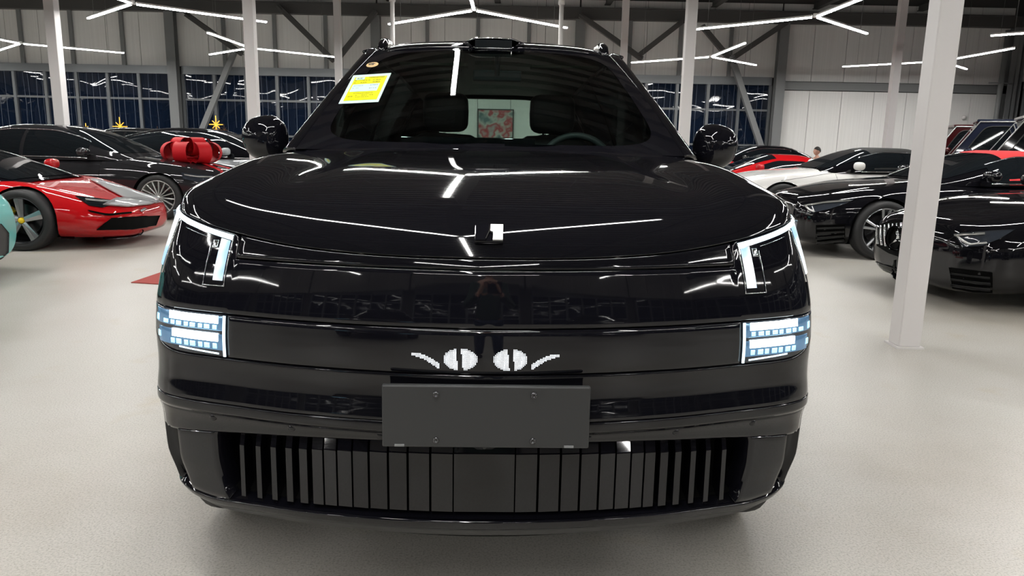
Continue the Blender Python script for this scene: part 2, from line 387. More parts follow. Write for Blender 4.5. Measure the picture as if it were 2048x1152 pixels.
# --- left and front walls (outside the picture; they close the room)
wl = obj('wall_left', box((XL - .26, YF, 0), (XL - .06, YB + .2, ZC)), MT['steeld'], smooth=False); tag(wl, 'left wall of the hall', kind='structure')
for i in range(5):
    y0 = YF + i * 7.0; y1 = y0 + 6.9
    window_bay('window_%d' % (10 + i), y0 + .3, y1 - .3, 'dark glazed bay %s of the left wall' % ['one', 'two', 'three', 'four', 'five'][i], axis='y', pos=XL, inward=1)
    wall_panels(wl, (XL, y0), (XL, y1), Z_HEAD + .24, 5.6, 1.07, (1, 0))
wf = obj('wall_front', box((XL, YF - .26, 0), (XR + .2, YF - .06, ZC)), MT['steeld'], smooth=False); tag(wf, 'front wall behind the viewer', kind='structure')
for i in range(6):
    x0 = XL + i * 6.6; x1 = x0 + 6.5
    window_bay('window_%d' % (15 + i), x0 + .3, x1 - .3, 'dark glazed bay %s of the front wall' % ['one', 'two', 'three', 'four', 'five', 'six'][i], axis='x', pos=YF, inward=1)
    wall_panels(wf, (x0, YF), (x1, YF), Z_HEAD + .24, 5.6, 1.3, (0, 1))

# curtains of thin light strings in front of the dark windows
V, Fc = [], []
for (xa, xb) in ((XL + .5, colX[0] - .3), (colX[0] + .3, colX[1] - .3), (colX[1] + .3, colX[2] - .3), (colX[3] + .3, colX[4] - .3)):
    x = xa
    while x < xb:
        z0 = random.uniform(.9, 1.6); vf = tube([(x, YB - .14, z0), (x + random.uniform(-.03, .03), YB - .14, 2.2), (x, YB - .14, Z_HEAD)], .006, 4)
        V, Fc = join((V, Fc), vf); x += random.uniform(.13, .3)
tag(obj('string_curtain', (V, Fc), MT['strand']), 'thin hanging light strings in front of the dark back windows', 'string curtain', kind='stuff')

# framed picture on the back wall, seen through the windscreen
pc = atY(991, 248, YB - .12)
pic = empty('wall_picture', (pc.x, YB - .1, pc.z)); tag(pic, 'framed red and pale picture on the white back wall, seen through the windscreen', 'picture')
obj('picture_frame', join(box((-.57, -.02, -.46), (.57, .02, .46), .01)), MT['steeld'], pic, smooth=False)
m = mat('picture_print', (.3, .1, .1), .5); MT['print1'] = m
n = noise(m, 2.4, 2); r = ramp(m, n.outputs[0], [(.38, (.10, .16, .17)), (.47, (.45, .45, .42)), (.55, (.42, .04, .05)), (.66, (.35, .36, .36))]); L(m, r.outputs[0], m.node_tree.nodes['Principled BSDF'].inputs['Base Color'])
obj('picture_sheet', box((-.53, -.03, -.42), (.53, -.021, .42)), MT['print1'], pic, smooth=False)

# --- free standing columns
def column(x, y, label, w=.15, z1=5.35):
    vf = join(box((x - w / 2, y - w / 2, 0.012), (x + w / 2, y + w / 2, z1), .008))
    c = empty('steel_column', (x, y, 0)); tag(c, label, 'column', 'white square columns')
    obj('shaft', xf(vf, Matrix.Translation((-x, -y, 0))), MT['column'], c, smooth=False)
    obj('base_plate', box((-w * .62, -w * .62, 0), (w * .62, w * .62, .014)), MT['column'], c, smooth=False)
    obj('cap_plate', box((-w * .9, -w * .9, z1), (w * .9, w * .9, z1 + .03)), MT['steel'], c, smooth=False)
cb = atZ(1812, 697, 0)
column(cb.x + .02, cb.y + .07, 'nearest white square column, right of the black car with the lit lamps', .152)
for px, Y, w, lab in ((509, 11.5, .15, 'white square column rising behind the left mirror'), (125, 14.6, .19, 'white square column behind the graphite saloon at far left'),
                      (1369, 11.5, .15, 'white square column between the windscreen and the right mirror'), (680, 17.9, .15, 'dim white column just left of the windscreen top'),
                      (1241, 17.9, .15, 'dim white column just right of the roof'), (1779, 17.9, .17, 'slim white column above the white convertible')):
    column(atY(px, 250, Y).x if px > 600 or px < 520 else atY(px, 250, Y).x, Y, lab, w)
for px, lab in ((785, 'thin white pole above the left side of the roof'), (1122, 'thin white pole above the right side of the roof')):
    p = atY(px, 50, 12.3); tag(obj('thin_pole', join(tube([(p.x, p.y, 0), (p.x, p.y, 5.3)], .035, 10), tube([(p.x, p.y, 3.45), (p.x, p.y, 3.56)], .05, 10)), MT['pole']), lab, 'pole', 'thin white poles')

# --- roof trusses: chords and webs
def truss(y, label, z0=5.35, z1=6.15):
    t = empty('roof_truss', (0, y, 0)); tag(t, label, 'truss', 'roof trusses')
    for nm, z in (('bottom_chord', z0), ('top_chord', z1)):
        obj(nm, box((XL, -.06, z), (XR, .06, z + .10)), MT['steel'], t, smooth=False)
    n = 30; s = (XR - XL) / n; V = ([], [])
    me = None
    for i in range(n):
        xa = XL + i * s; vf = beam((0, 0, z0 + .08), (s / 2, 0, z1 + .02), .06, .06); vf2 = beam((s / 2, 0, z1 + .02), (s, 0, z0 + .08), .06, .06)
        if me is None:
            o = obj('web_bar', vf, MT['steel'], t, smooth=False, loc=(xa, 0, 0)); me = o.data
            o2 = obj('web_bar', vf2, MT['steel'], t, smooth=False, loc=(xa, 0, 0)); me2 = o2.data
        else:
            obj('web_bar', me, None, t, loc=(xa, 0, 0)); obj('web_bar', me2, None, t, loc=(xa, 0, 0))
for y, lab in ((5.1, 'grey roof truss over the black car'), (11.5, 'grey roof truss over the middle columns'), (14.7, 'grey roof truss between the middle and far columns'), (17.9, 'grey roof truss over the far columns'), (21.0, 'grey roof truss nearest the back wall'), (-1.3, 'grey roof truss behind the viewer'), (-7.7, 'grey roof truss by the front wall')):
    truss(y, lab)
for i, x in enumerate((-21, -17.4, -13.8, -10.2, -6.9, -3.9, -.6, 2.75, 6.0, 9.1, 12.3)):
    tag(obj('roof_purlin', join(box((x - .05, YF, 5.47), (x + .05, YB, 5.62)), box((x - .09, YF, 5.45), (x + .09, YB, 5.47))), MT['steeld'], smooth=False), 'dark roof purlin running away from the viewer, %s' % (['outermost on the left', 'second from the left', 'third from the left', 'fourth from the left', 'fifth from the left', 'over the left columns', 'over the black car', 'over the nearest column', 'second from the right, inner', 'over the slim column', 'outermost on the right'][i]), 'purlin', 'roof purlins')

# --- Y shaped tube lamps, all in one grid
HF = 3.6
def tube_arm(parent, a, b):
    """one light tube: white housing above, glowing diffuser below"""
    w = .052; a, b = Vector(a), Vector(b); d = (b - a); Ln = d.length
    mtx = Matrix.Translation(a) @ d.to_track_quat('Y', 'Z').to_matrix().to_4x4()
    h = obj('tube_housing', xf(box((-w / 2, 0.02, 0), (w / 2, Ln, .03)), mtx), MT['housing'], parent, smooth=False)
    prof = [(-w / 2 + .002, -.0005), (-w / 2 + .003, -.024), (w / 2 - .003, -.024), (w / 2 - .002, -.0005)]
    V = [(x, .03, z) for x, z in prof] + [(x, Ln - .01, z) for x, z in prof]
    Fc = [(0, 4, 5, 1), (1, 5, 6, 2), (2, 6, 7, 3), (0, 1, 2, 3), (4, 7, 6, 5)]
    o = obj('tube_diffuser', xf((V, Fc), mtx), MT['tubeside'], h, smooth=False); o.data.materials.append(MT['tube']); o.data.polygons[1].material_index = 1
def fixture(x, y, label, rz=0.0):
    f = empty('tube_lamp', (x, y, HF), rz); tag(f, label, 'lamp', 'Y-shaped tube lamps under the roof')
    obj('hub', xf(lathe([(0, .045), (.05, .045), (.05, -.02), (0, -.02)], 10, 'Z'), Matrix.Identity(4)), MT['housing'], f, smooth=False)
    for bx, by in ((1.78, 1.85), (-1.78, 1.85), (0, -2.85)):
        tube_arm(f, (bx * .02, by * .02, 0), (bx, by, 0))
    for bx, by in ((1.5, 1.55), (-1.5, 1.55), (0, -2.3)):
        obj('suspension_wire', tube([(bx, by, .03), (bx, by, 1.76)], .0035, 4), MT['steel'], f)
X0 = -.76
colname = {-3: 'far left of the hall', -2: 'above the parked row at left', -1: 'above the red supercar side', 0: 'on the middle line', 1: 'above the right hand row', 2: 'along the right wall'}
rowname = {0: 'nearest the back wall', 1: 'second from the back wall', 2: 'over the black car', 3: 'right above the viewer', 4: 'behind the viewer'}
for rI, y in enumerate((20.35, 13.85, 7.35, .85, -5.65)):
    for c in range(-3, 3):
        fixture(X0 + 6.0 * c - .17 + .17 * rI + (.04 if rI == 3 else 0) + (.03 if rI == 2 else 0), y, 'Y-shaped white tube lamp, %s, row %s' % (colname[c], rowname[rI]), math.radians(.6))

# red mat
a = atZ(262, 566, 0); b = atZ(330, 570, 0); c = atZ(330, 543, 0)
du = (b - a); du.z = 0; dv = (c - a); dv.z = 0
V = [a, a + du.normalized() * 1.9, a + du.normalized() * 1.9 + dv.normalized() * 1.6, a + dv.normalized() * 1.6]
vf = ([Vector((p.x, p.y, .001)) for p in V] + [Vector((p.x, p.y, .008)) for p in V], [(3, 2, 1, 0), (4, 5, 6, 7)] + [(i, (i + 1) % 4, (i + 1) % 4 + 4, i + 4) for i in range(4)])
tag(obj('floor_mat', vf, MT['matred'], smooth=False), 'red mat lying on the floor left of the black car', 'mat')
# ================================================================== BLACK CAR (the main subject)
hero = empty('car', (-.066, 1.9, 0), math.radians(1.4))
tag(hero, 'large glossy black car facing the viewer with lit lamps and a lit pixel panel', 'car')
bpy.context.view_layer.update()
HM = hero.matrix_world.copy(); HI = HM.inverted()
def resample(P, n=160):
    """Catmull-Rom through the points, then arclength table"""
    P = [Vector((*p, 0)) for p in P]; out = []
    for i in range(len(P) - 1):
        p0, p1, p2, p3 = P[max(i - 1, 0)], P[i], P[i + 1], P[min(i + 2, len(P) - 1)]
        if i == 0: p0 = Vector((-p2.x, p2.y, 0))
        for k in range(12):
            t = k / 12; out.append(.5 * ((2 * p1) + (p2 - p0) * t + (2 * p0 - 5 * p1 + 4 * p2 - p3) * t * t + (3 * p1 - p0 - 3 * p2 + p3) * t ** 3))
    out.append(P[-1]); s = [0.]
    for i in range(1, len(out)): s.append(s[-1] + (out[i] - out[i - 1]).length)
    return s, out
PS, PP = resample([(0, 0), (.25, .016), (.5, .062), (.70, .122), (.85, .175), (.935, .225), (.985, .30), (1.005, .42), (1.008, .62), (1.008, 1.2), (1.0, 3.4), (.985, 4.4), (.95, 4.75), (.86, 4.95), (.6, 5.04), (0, 5.08)])
import bisect
def plan(t):
    s = abs(t); i = min(max(bisect.bisect_right(PS, s) - 1, 0), len(PS) - 2); k = min(1, (s - PS[i]) / (PS[i + 1] - PS[i]))
    p = PP[i].lerp(PP[i + 1], k); return sgn(t) * p.x, p.y
def t_of_x(x):
    for i, p in enumerate(PP):
        if p.x >= x: break
    return PS[i - 1] + (PS[i] - PS[i - 1]) * (x - PP[i - 1].x) / (PP[i].x - PP[i - 1].x)
def t_of_y(y):
    for i, p in enumerate(PP):
        if p.y >= y: break
    return PS[i - 1] + (PS[i] - PS[i - 1]) * (y - PP[i - 1].y) / (PP[i].y - PP[i - 1].y)
Wt = tab([(.22, .86), (.265, .90), (.31, .945), (.36, .972), (.45, 1.0), (.60, 1.003), (.69, 1.0), (.80, .998), (.89, .992), (.987, .977), (1.08, .954), (1.18, .928), (1.3, .90)])
Ft = tab([(.22, .055), (.26, .03), (.30, .012), (.322, .004), (.345, .0), (.36, .004), (.40, .008), (.55, .004), (.586, -.006), (.602, -.016), (.615, -.0265), (.622, -.027), (.66, -.021), (.70, -.012), (.735, -.010), (.771, -.013), (.83, -.016), (.895, -.013), (.95, -.006), (1.0, .003), (1.054, .014), (1.093, .026), (1.17, .05)])
def S(t, z):
    x, y = plan(t)
    return Vector((x * Wt(z), y + Ft(z) * (1 - .6 * sstep(.5, 1.2, y)), z))
def zedge(x): return 1.077 + .105 * (min(abs(x), .96) / .95) ** 3.2
# ---- hood
WD = tab([(0, .927), (.12, .920), (.35, .890), (.6, .875), (1, .875)])
COWL = 1.16
def e_y(x):   # y of the nose edge under x at z edge
    t = t_of_x(min(abs(x) / Wt(zedge(x)), 1.0)) if abs(x) > 1e-4 else 0.
    return S(t, zedge(x)).y
def hood(u, v):
    s = 2 * u - 1; W = WD(v); x = s * W; xf_ = s * WD(0)
    y0 = e_y(xf_); yc = COWL - .10 * (1 - s * s) - 0
    y = y0 + (yc - y0) * v
    g = math.log(1 + v / .023) / math.log(1 + 1 / .023); a = abs(s)
    z = zedge(xf_) + (1.335 - .02 * a * a - zedge(xf_)) * g
    z += .030 * math.exp(-((a - .86) / .13) ** 2) * math.sin(PI * min(1, v ** .8)) ** 1.0
    z -= .020 * math.exp(-((a - .69 + .10 * v) / .055) ** 2) * sstep(.12, .55, v) * (1 - sstep(.92, 1.0, v))
    z += .006 * sstep(.62, .45, a) * sstep(.1, .5, v)
    z -= (.055 + .03 * v) * a ** 16 * sstep(0, .25, v) + .012 * a ** 30
    return Vector((x, y, z))
hd = obj('hood', panel(lambda u, v: hood(u, v ** 1.8), 120, 70, .003, .02), MT['black'], hero)
# ---- fascia panels
def strip(name, t0, t1, z0, z1, mt, nu=80, nv=8, edge=.002, depth=.014, off=0., zf0=None, zf1=None, label=None):
    zf0 = zf0 or (lambda t: z0); zf1 = zf1 or (lambda t: z1)
    def f(u, v):
        t = t0 + (t1 - t0) * u; z = zf0(t) + (zf1(t) - zf0(t)) * v
        p = S(t, z)
        if off:
            n = (S(t + .002, z) - S(t - .002, z)).cross(S(t, z + .002) - S(t, z - .002)).normalized(); p += n * off
        return p
    o = obj(name, panel(f, nu, nv, edge, depth), mt, hero)
    if label: o['label'] = label
    return o
G = .0016
T_L = t_of_x(.712 / Wt(.9)); T_C = t_of_y(.33)
ztop = lambda t: zedge(plan(t)[0] * .94) - .0025
strip('nose_strip', -T_L + .006, T_L - .006, 0, 0, MT['black'], 80, 6, zf0=lambda t: 1.047 + G, zf1=ztop)
def fpan(u, v):
    k = u * 120
    if k <= 24: t = -T_C + (T_C - T_L) * k / 24; hi = 1
    elif k <= 25: q = k - 24; t = -T_L + .003 * q; hi = 1 - q
    elif k <= 95: t = -T_L + .003 + 2 * (T_L - .003) * (k - 25) / 70; hi = 0
    elif k <= 96: q = k - 95; t = T_L - .003 + .003 * q; hi = q
    else: t = T_L + (T_C - T_L) * (k - 96) / 24; hi = 1
    za = 1.047 - G; zb = ztop(t)
    return S(t, .895 + G + (za + (zb - za) * hi - .895 - G) * v)
obj('front_panel', panel(fpan, 120, 14, .002, .014), MT['gloss'], hero)
strip('pixel_panel', -T_L + .003, T_L - .003, .771 + G, .895 - G, MT['gloss'], 90, 8, label='gloss black panel with lit white pixels')
for s in (-1, 1):
    T_E = t_of_x(.962)
    def flamp(u, v, s=s):
        t = T_L + .004 + (T_C - T_L - .006) * u
        zb = .771 + G + .112 * max(0, (u - .35) / .65) ** 2.6
        z = zb + (.895 - G - zb) * v
        return S(s * t, z)
    o = obj('lower_lamp', panel(flamp, 30, 10, .002, .012, flip=s < 0), MT['lens'], hero); o['label'] = 'lit lower headlamp unit'
T_B = t_of_y(.33)
strip('bumper', -T_B, T_B, 0, 0, MT['black'], 120, 16, zf0=lambda t: .640, zf1=lambda t: .771 - G + (.112 * max(0, ((abs(t) - T_L) / (T_C - T_L) - .35) / .65) ** 2.6 if abs(t) > T_L else 0))
strip('bumper_lower_edge', -T_B, T_B, .600, .6385, MT['black'], 120, 10, .0008, .01)
# lower fascia frame pieces
xo = .778; xs0, xs1 = .908, .968
low = lambda x: -.022 * (min(abs(x), 1.0) / .8) ** 2
To, Ts0, Ts1 = t_of_x(xo), t_of_x(xs0), t_of_x(xs1)
otop = lambda t: .578 + 1.9 * low(plan(t)[0])
strip('grille_header', -Ts1, Ts1, 0, 0, MT['gloss'], 90, 4, .0015, .05, zf0=otop, zf1=lambda t: .5995)
zlo = lambda t: .348 + 1.0 * low(plan(t)[0]) + .03 * sstep(.82, 1.0, abs(plan(t)[0]))
for s in (-1, 1):
    a, b = (To, Ts0) if s > 0 else (-Ts0, -To)
    strip('side_plate', a, b, 0, 0, MT['gloss'], 12, 12, .002, .07, zf0=lambda t: zlo(t) + .004, zf1=otop, label='flat gloss black plate beside the grille')
    a, b = (Ts1, T_B) if s > 0 else (-T_B, -Ts1)
    strip('bumper_corner', a, b, 0, 0, MT['black'], 16, 14, .002, .05, zf0=lambda t: .31, zf1=lambda t: .599)
strip('lower_lip', -T_B, T_B, 0, 0, MT['gloss'], 100, 8, .0025, .08, zf0=lambda t: zlo(t) - .026, zf1=lambda t: zlo(t), off=.004)
strip('splitter', -T_B, T_B, 0, 0, MT['satin'], 100, 5, .002, .06, off=.0, zf0=lambda t: zlo(t) - .052, zf1=lambda t: zlo(t) - .028)
# dark core behind every gap
def core(u, v):
    t = (-1 + 2 * u) * t_of_y(.24); z = .28 + .74 * v
    x, y = plan(t); d = .02 + (.10 if .36 < z < .56 else 0)
    z = min(z, zedge(x) - .07)
    p = S(t, z); q = Vector((x, y, 0)); 
    return Vector((p.x * .965, y + d + .02, z))
obj('inner_core', grid(core, 70, 40), MT['cavity'], hero)
# grille blades
bl = [(479, 489), (511, 522), (541, 553), (571, 585), (598, 615), (624, 646), (648, 673), (675, 704), (706, 737), (740, 776), (779, 816), (819, 862), (865, 910)]
def blade(x0, x1):
    def P(x, d, z):
        t = t_of_x(abs(x) if abs(x) > .001 else .001) * sgn(x); p = S(t, z); return Vector((x, p.y + d, z))
    xm = (x0 + x1) / 2; zb = .366 + low(xm); tp = otop(t_of_x(max(abs(xm), .002)))
    z_t = tp - .042; d0 = .012
    V = []
    for (z, d) in ((zb, d0), (z_t, d0), (z_t + .003, d0 + .003), (tp - .002, .035), (tp - .002, .09), (zb, .09)):
        V += [P(x0, d, z), P(x1, d, z)]
    Fc = [(2 * i, 2 * i + 1, 2 * i + 3, 2 * i + 2) for i in range(5)] + [(10, 11, 1, 0), (0, 2, 4, 6, 8, 10), (11, 9, 7, 5, 3, 1)]
    return V, Fc
kx = lambda px: (px - 974) * .001335 * (1 + .07 * (abs(px - 974) / 500) ** 2)
for (a, b) in bl:
    for s in (-1, 1):
        xa, xb = sorted((s * -kx(a), s * -kx(b)))
        obj('grille_blade', blade(xa + .0012, xb - .0012), MT['gloss'], hero, smooth=False)
obj('grille_blade', blade(kx(912), -kx(912)), MT['gloss'], hero, smooth=False)['label'] = 'wide centre grille blade'
# grille surround sill with bright edge
def sill(u, v):
    t = -To + 2 * To * u; p = S(t, .350 + low(plan(t)[0]) + .016 * v); return Vector((p.x, p.y + .005 + .08 * v, p.z))
obj('grille_sill', grid(sill, 60, 3), MT['gloss'], hero)
# front camera below the plate
obj('front_camera', join(([Vector((-.045, -.012, .580)), Vector((.045, -.012, .580)), Vector((.02, .000, .558)), Vector((-.02, .000, .558)), Vector((-.045, .03, .580)), Vector((.045, .03, .580)), Vector((.02, .03, .558)), Vector((-.02, .03, .558))], [(0, 1, 2, 3), (0, 3, 7, 4), (1, 5, 6, 2), (3, 2, 6, 7)]),
    xf(lathe([(.0, -.006), (.006, -.006), (.008, 0), (.0085, .01)], 14), Matrix.Translation((0, -.005, .570)))), MT['gloss'], hero)
for x in (-.53, -.28, .28, .53, -.77, .77):
    t = t_of_x(abs(x)) * sgn(x); zz = .59
    p = S(t, .590); obj('parking_sensor', xf(lathe([(0, -.002), (.008, -.002), (.0095, 0), (.0105, .001)], 18), Matrix.Translation(p + Vector((0, -.0015, 0)))), MT['gloss'], hero)
# number plate holder, blank
pl = obj('plate_holder', xf(box((-.271, -.016, 0), (.271, .004, .168), .004), Matrix.Translation((.004, -.034, .584)) @ Matrix.Rotation(math.radians(-1.5), 4, 'X')), MT['plate'], hero, smooth=False); pl['label'] = 'blank black number plate holder'
for x in (-.127, .127):
    for z in (.020, .145):
        obj('screw', xf(lathe([(0, -.0002), (.0028, -.0002), (.003, -.002), (.0065, -.003), (.0085, -.0015), (.009, .002)], 16), Matrix.Translation((x, -.0505,   .584 + z))), MT['gunmetal'], pl)
for x in (-.222, .222): obj('clip', box((x - .0125, -.0535, .5875), (x + .0125, -.048, .593)), MT['steel'], pl, smooth=False)

# ---- body sides, one for each flank
YWF, YWR, RT = .82, 3.88, .395
def zbot(y):
    z = .30
    for yw in (YWF, YWR):
        d = abs(y - yw); R = .455
        if d < R: z = max(z, .385 + math.sqrt(max(0, R * R - d * d)) * .98 if True else z)
    return z
T_R = PS[-1]
tys = [.33, .345, .365, .37, .375, .40, .44, .50, .60, .70, .80, .90, 1.0, 1.1, 1.18, 1.235, 1.265, 1.272, 1.28, 1.4, 1.8, 2.2, 2.6, 3.0, 3.3, 3.42, 3.425, 3.43, 3.47, 3.53, 3.6, 3.7, 3.8, 3.9, 4.0, 4.1, 4.2, 4.27, 4.31, 4.335, 4.34, 4.5, 4.7, 4.85, 4.95]
tts = [t_of_y(y) for y in tys] + [T_R - .6, T_R - .35, T_R - .15, T_R]
hoodedge = [hood(1, k / 60) for k in range(61)]
def sidetop(t):
    x, y = plan(t)
    if y < COWL:
        for i in range(60):
            if hoodedge[i + 1].y >= y: break
        k = (y - hoodedge[i].y) / max(1e-6, hoodedge[i + 1].y - hoodedge[i].y); p = hoodedge[i].lerp(hoodedge[i + 1], max(0, min(1, k)))
        return Vector((p.x + .001, y, p.z - .004))
    k = sstep(COWL, 1.6, y); return Vector((min(x, 1) * (.868 + .05 * k), y - .04 * sstep(4.6, 5.08, y), 1.30 - .03 * k))
rows = [0, .04, .12, .25, .40, .55, .70, .80, .87, .93, .97, 1.0]
for s in (-1, 1):
    V = []
    for r in rows:
        for t in tts:
            x, y = plan(t); zb = zbot(y); tp = sidetop(t); z = zb + (tp.z - zb) * r
            p = S(t, min(z, 1.2)); p.z = z
            p.x -= .024 * sstep(1.02, 1.10, z) * (1 - sstep(.45, .8, y))
            if y > 4.5: p.y -= .05 * max(0, z - .7)
            k = sstep(.70, 1.0, r) ** 1.3 if z > .9 else 0
            p = Vector((p.x * (1 - k) + tp.x * k, p.y * (1 - k) + tp.y * k if k > 0 else p.y, z)); V.append(Vector((s * p.x, p.y, p.z)))
    n = len(tts)
    Fc = [(j * n + i, j * n + i + 1, (j + 1) * n + i + 1, (j + 1) * n + i) for j in range(len(rows) - 1) for i in range(n - 1)]
    if s < 0: Fc = [q[::-1] for q in Fc]
    k = len(V)       # returned lower edge
    V += [Vector((v.x * .93, v.y, v.z + .0)) for v in V[:n]]
    Fc += [((i, i + 1, k + i + 1, k + i) if s < 0 else (i, k + i, k + i + 1, i + 1)) for i in range(n - 1)]
    obj('body_side', (V, Fc), MT['black'], hero)
    def arch(u, v, s=s, yw=0): pass
    for yw in (YWF, YWR):
        def liner(u, v, s=s, yw=yw):
            a = PI * u; return Vector((s * (.99 - .36 * v), yw - .46 * math.cos(a), .36 + .46 * math.sin(a)))
        obj('wheel_arch', grid(liner, 16, 2), MT['cavity'], hero)
obj('underbody', box((-.66, .45, .26), (.66, 4.9, .32)), MT['cavity'], hero, smooth=False)

# ---- wheels
WHEELS = {}
def wheel_meshes(R, w, style, rimmat, capmat=None):
    key = (R, w, style, rimmat)
    if key in WHEELS: return WHEELS[key]
    rr_ = R * (.76 if style != 'suv' else .70)
    ty = lathe([(rr_, -w * .46), (rr_ + (R - rr_) * .25, -w * .5), (R * .93, -w * .5), (R * .985, -w * .42), (R, -w * .30), (R, 0), (R, w * .30), (R * .985, w * .42), (R * .93, w * .5), (rr_, w * .46)], 44)
    rim = lathe([(rr_ * 1.0, -w * .47), (rr_ * .975, -w * .485), (rr_ * .95, -w * .44), (rr_ * .92, -w * .2), (rr_ * .9, w * .3), (rr_ * .5, w * .32), (.02, w * .32)], 44)
    out = [('tyre', ty, 'tyre'), ('rim', rim, 'rimdark' if style in ('star5', 'mesh') else rimmat)]
    n, tw = {'star5': (5, .13), 'twin': (5, .055), 'mesh': (10, .045), 'multi': (16, .035), 'suv': (6, .10)}[style]
    for k in range(n):
        a0 = 2 * PI * k / n + .3
        offs = (-.17, .17) if style == 'twin' else (0,)
        for da in offs:
            a = a0 + da; ai = a0 + da * .35
            p0 = Vector((math.cos(ai) * rr_ * .14, -w * .33, math.sin(ai) * rr_ * .14)); p1 = Vector((math.cos(a) * rr_ * .95, -w * .43, math.sin(a) * rr_ * .95))
            d = (p1 - p0).normalized(); sd = d.cross(Vector((0, 1, 0))).normalized(); w0, w1 = R * tw * .6, R * tw * (1.15 if style == 'star5' else .8)
            V = [p0 - sd * w0, p0 + sd * w0, p1 + sd * w1, p1 - sd * w1]; V += [v + Vector((0, .03, 0)) for v in V[:]]
            V += [p0 + Vector((0, -.008, 0)), p1 + Vector((0, -.008, 0))]
            Fc = [(0, 3, 9, 8), (8, 9, 2, 1), (0, 8, 1), (3, 2, 9), (0, 4, 7, 3), (1, 2, 6, 5), (4, 5, 6, 7), (3, 7, 6, 2)]
            out.append(('spoke', (V, Fc), rimmat))
    out.append(('wheel_cap', lathe([(0, -w * .40), (R * .085, -w * .39), (R * .10, -w * .34), (R * .10, -w * .2)], 20), capmat or rimmat))
    out.append(('brake_disc', lathe([(R * .5, w * .06), (R * .5, w * .10), (R * .1, w * .10), (R * .1, w * .06), (R * .5, w * .06)], 32), 'gunmetal'))
    res = []
    for nm, vf, mk in out:
        me = bpy.data.meshes.new(nm); me.from_pydata([tuple(v) for v in vf[0]], [], vf[1]); me.materials.append(MT[mk])
        if nm in ('tyre', 'rim', 'wheel_cap'): me.shade_smooth()
        me.update(); res.append((nm, me))
    WHEELS[key] = res; return res
def caliper_mesh(R, w):
    V, Fc = [], []
    for j, a in enumerate([-.75 + .25 * i for i in range(7)]):
        for (r, y) in ((R * .40, -w * .12), (R * .62, -w * .12), (R * .62, w * .16), (R * .40, w * .16)): V.append((math.cos(a + PI) * r, y, math.sin(a + PI) * r))
    for j in range(6):
        for k in range(4): Fc.append((j * 4 + k, j * 4 + (k + 1) % 4, (j + 1) * 4 + (k + 1) % 4, (j + 1) * 4 + k))
    return V, Fc + [(0, 3, 2, 1), (24, 25, 26, 27)]
def wheel(parent, loc, outdir, R, w, style, rimmat, cal=None, capmat=None, steer=0., base=0.):
    """outdir: +1 / -1, local direction the wheel's face looks along its axle (mesh face looks along -Y); base: heading of the axle"""
    res = wheel_meshes(R, w, style, rimmat, capmat)
    rz = base + (0 if outdir < 0 else PI) + steer
    t = bpy.data.objects.new('wheel', res[0][1]); COL.objects.link(t); t.parent = parent; t.location = loc; t.rotation_euler = (0, 0, rz)
    for nm, me in res[1:]:
        o = bpy.data.objects.new(nm, me); COL.objects.link(o); o.parent = t
    if cal: obj('brake_caliper', caliper_mesh(R, w), MT[cal], t, smooth=False)
    return t
for s in (-1, 1):
    wheel(hero, (s * .875, YWF, RT), s, RT, .26, 'suv', 'gunmetal', base=PI / 2 if False else -PI / 2 + (0 if True else 0), steer=0)
    wheel(hero, (s * .875, YWR, RT), s, RT, .26, 'suv', 'gunmetal', base=-PI / 2)

# ---- greenhouse
def ws(u, v):     # windscreen surface, u across, v up
    s = 2 * u - 1
    b = Vector((s * .79, 1.10 + .10 * s * s, 1.330 - .005 * s * s)); t = Vector((s * .578, 1.93 + .055 * s * s, 1.822 - .026 * s * s))
    p = b.lerp(t, v); k = math.sin(PI * v) * .03
    return p + Vector((0, -.55, .8)) * k * (1 - .3 * s * s)
wsc = obj('windscreen', grid(ws, 24, 14), MT['glass'], hero)
def frit(u, v, off=.0015):     # black ceramic border with rounded inner corners
    a = 2 * PI * u
    def sq(a, ex, cx, cy, sx, sy):
        c, s_ = math.cos(a), math.sin(a); return cx + sx * sgn(c) * abs(c) ** ex, cy + sy * sgn(s_) * abs(s_) ** ex
    k = max(abs(math.cos(a)), abs(math.sin(a))); ou, ov = .5 + .5 * math.cos(a) / k, .5 + .5 * math.sin(a) / k
    iu, iv = sq(a, .28, .5, .50, .452, .445)
    uu, vv = ou + (iu - ou) * v, ov + (iv - ov) * v
    return ws(uu, vv) + Vector((0, -.5, .85)) * off
obj('windscreen_border', grid(frit, 96, 3), MT['gloss'], wsc)
# A pillars
def pil(s, side_pts):
    def f(u, v):
        a = ws(1 if s > 0 else 0, v); b = Vector((s * .868, 1.30, 1.305)).lerp(Vector((s * .655, 2.08, 1.785)), v)
        m_ = (a + b) / 2 + Vector((s * .022, -.025, .022))
        return (a * (1 - u) ** 2 + m_ * 2 * u * (1 - u) + b * u * u) + Vector((s * .002, -.003, .003))
    return f
for s in (-1, 1): obj('windscreen_pillar', panel(pil(s, None), 8, 12, .002, .02, flip=s < 0), MT['black'], hero)
ZR = tab([(1.90, 1.822), (2.15, 1.876), (2.6, 1.905), (3.2, 1.905), (3.9, 1.868), (4.55, 1.79)])
WR = tab([(1.9, .585), (2.3, .625), (3.2, .645), (4.2, .625), (4.6, .60)])
def roof(u, v):
    s = 2 * u - 1; y = 1.915 + (4.6 - 1.915) * v + .055 * s * s * (1 - v); W = WR(y) + .02
    return Vector((s * W, y, ZR(y) - .034 * s * s - .045 * abs(s) ** 8 * 1.0))
obj('roof', panel(roof, 30, 24, .004, .02), MT['black'], hero)
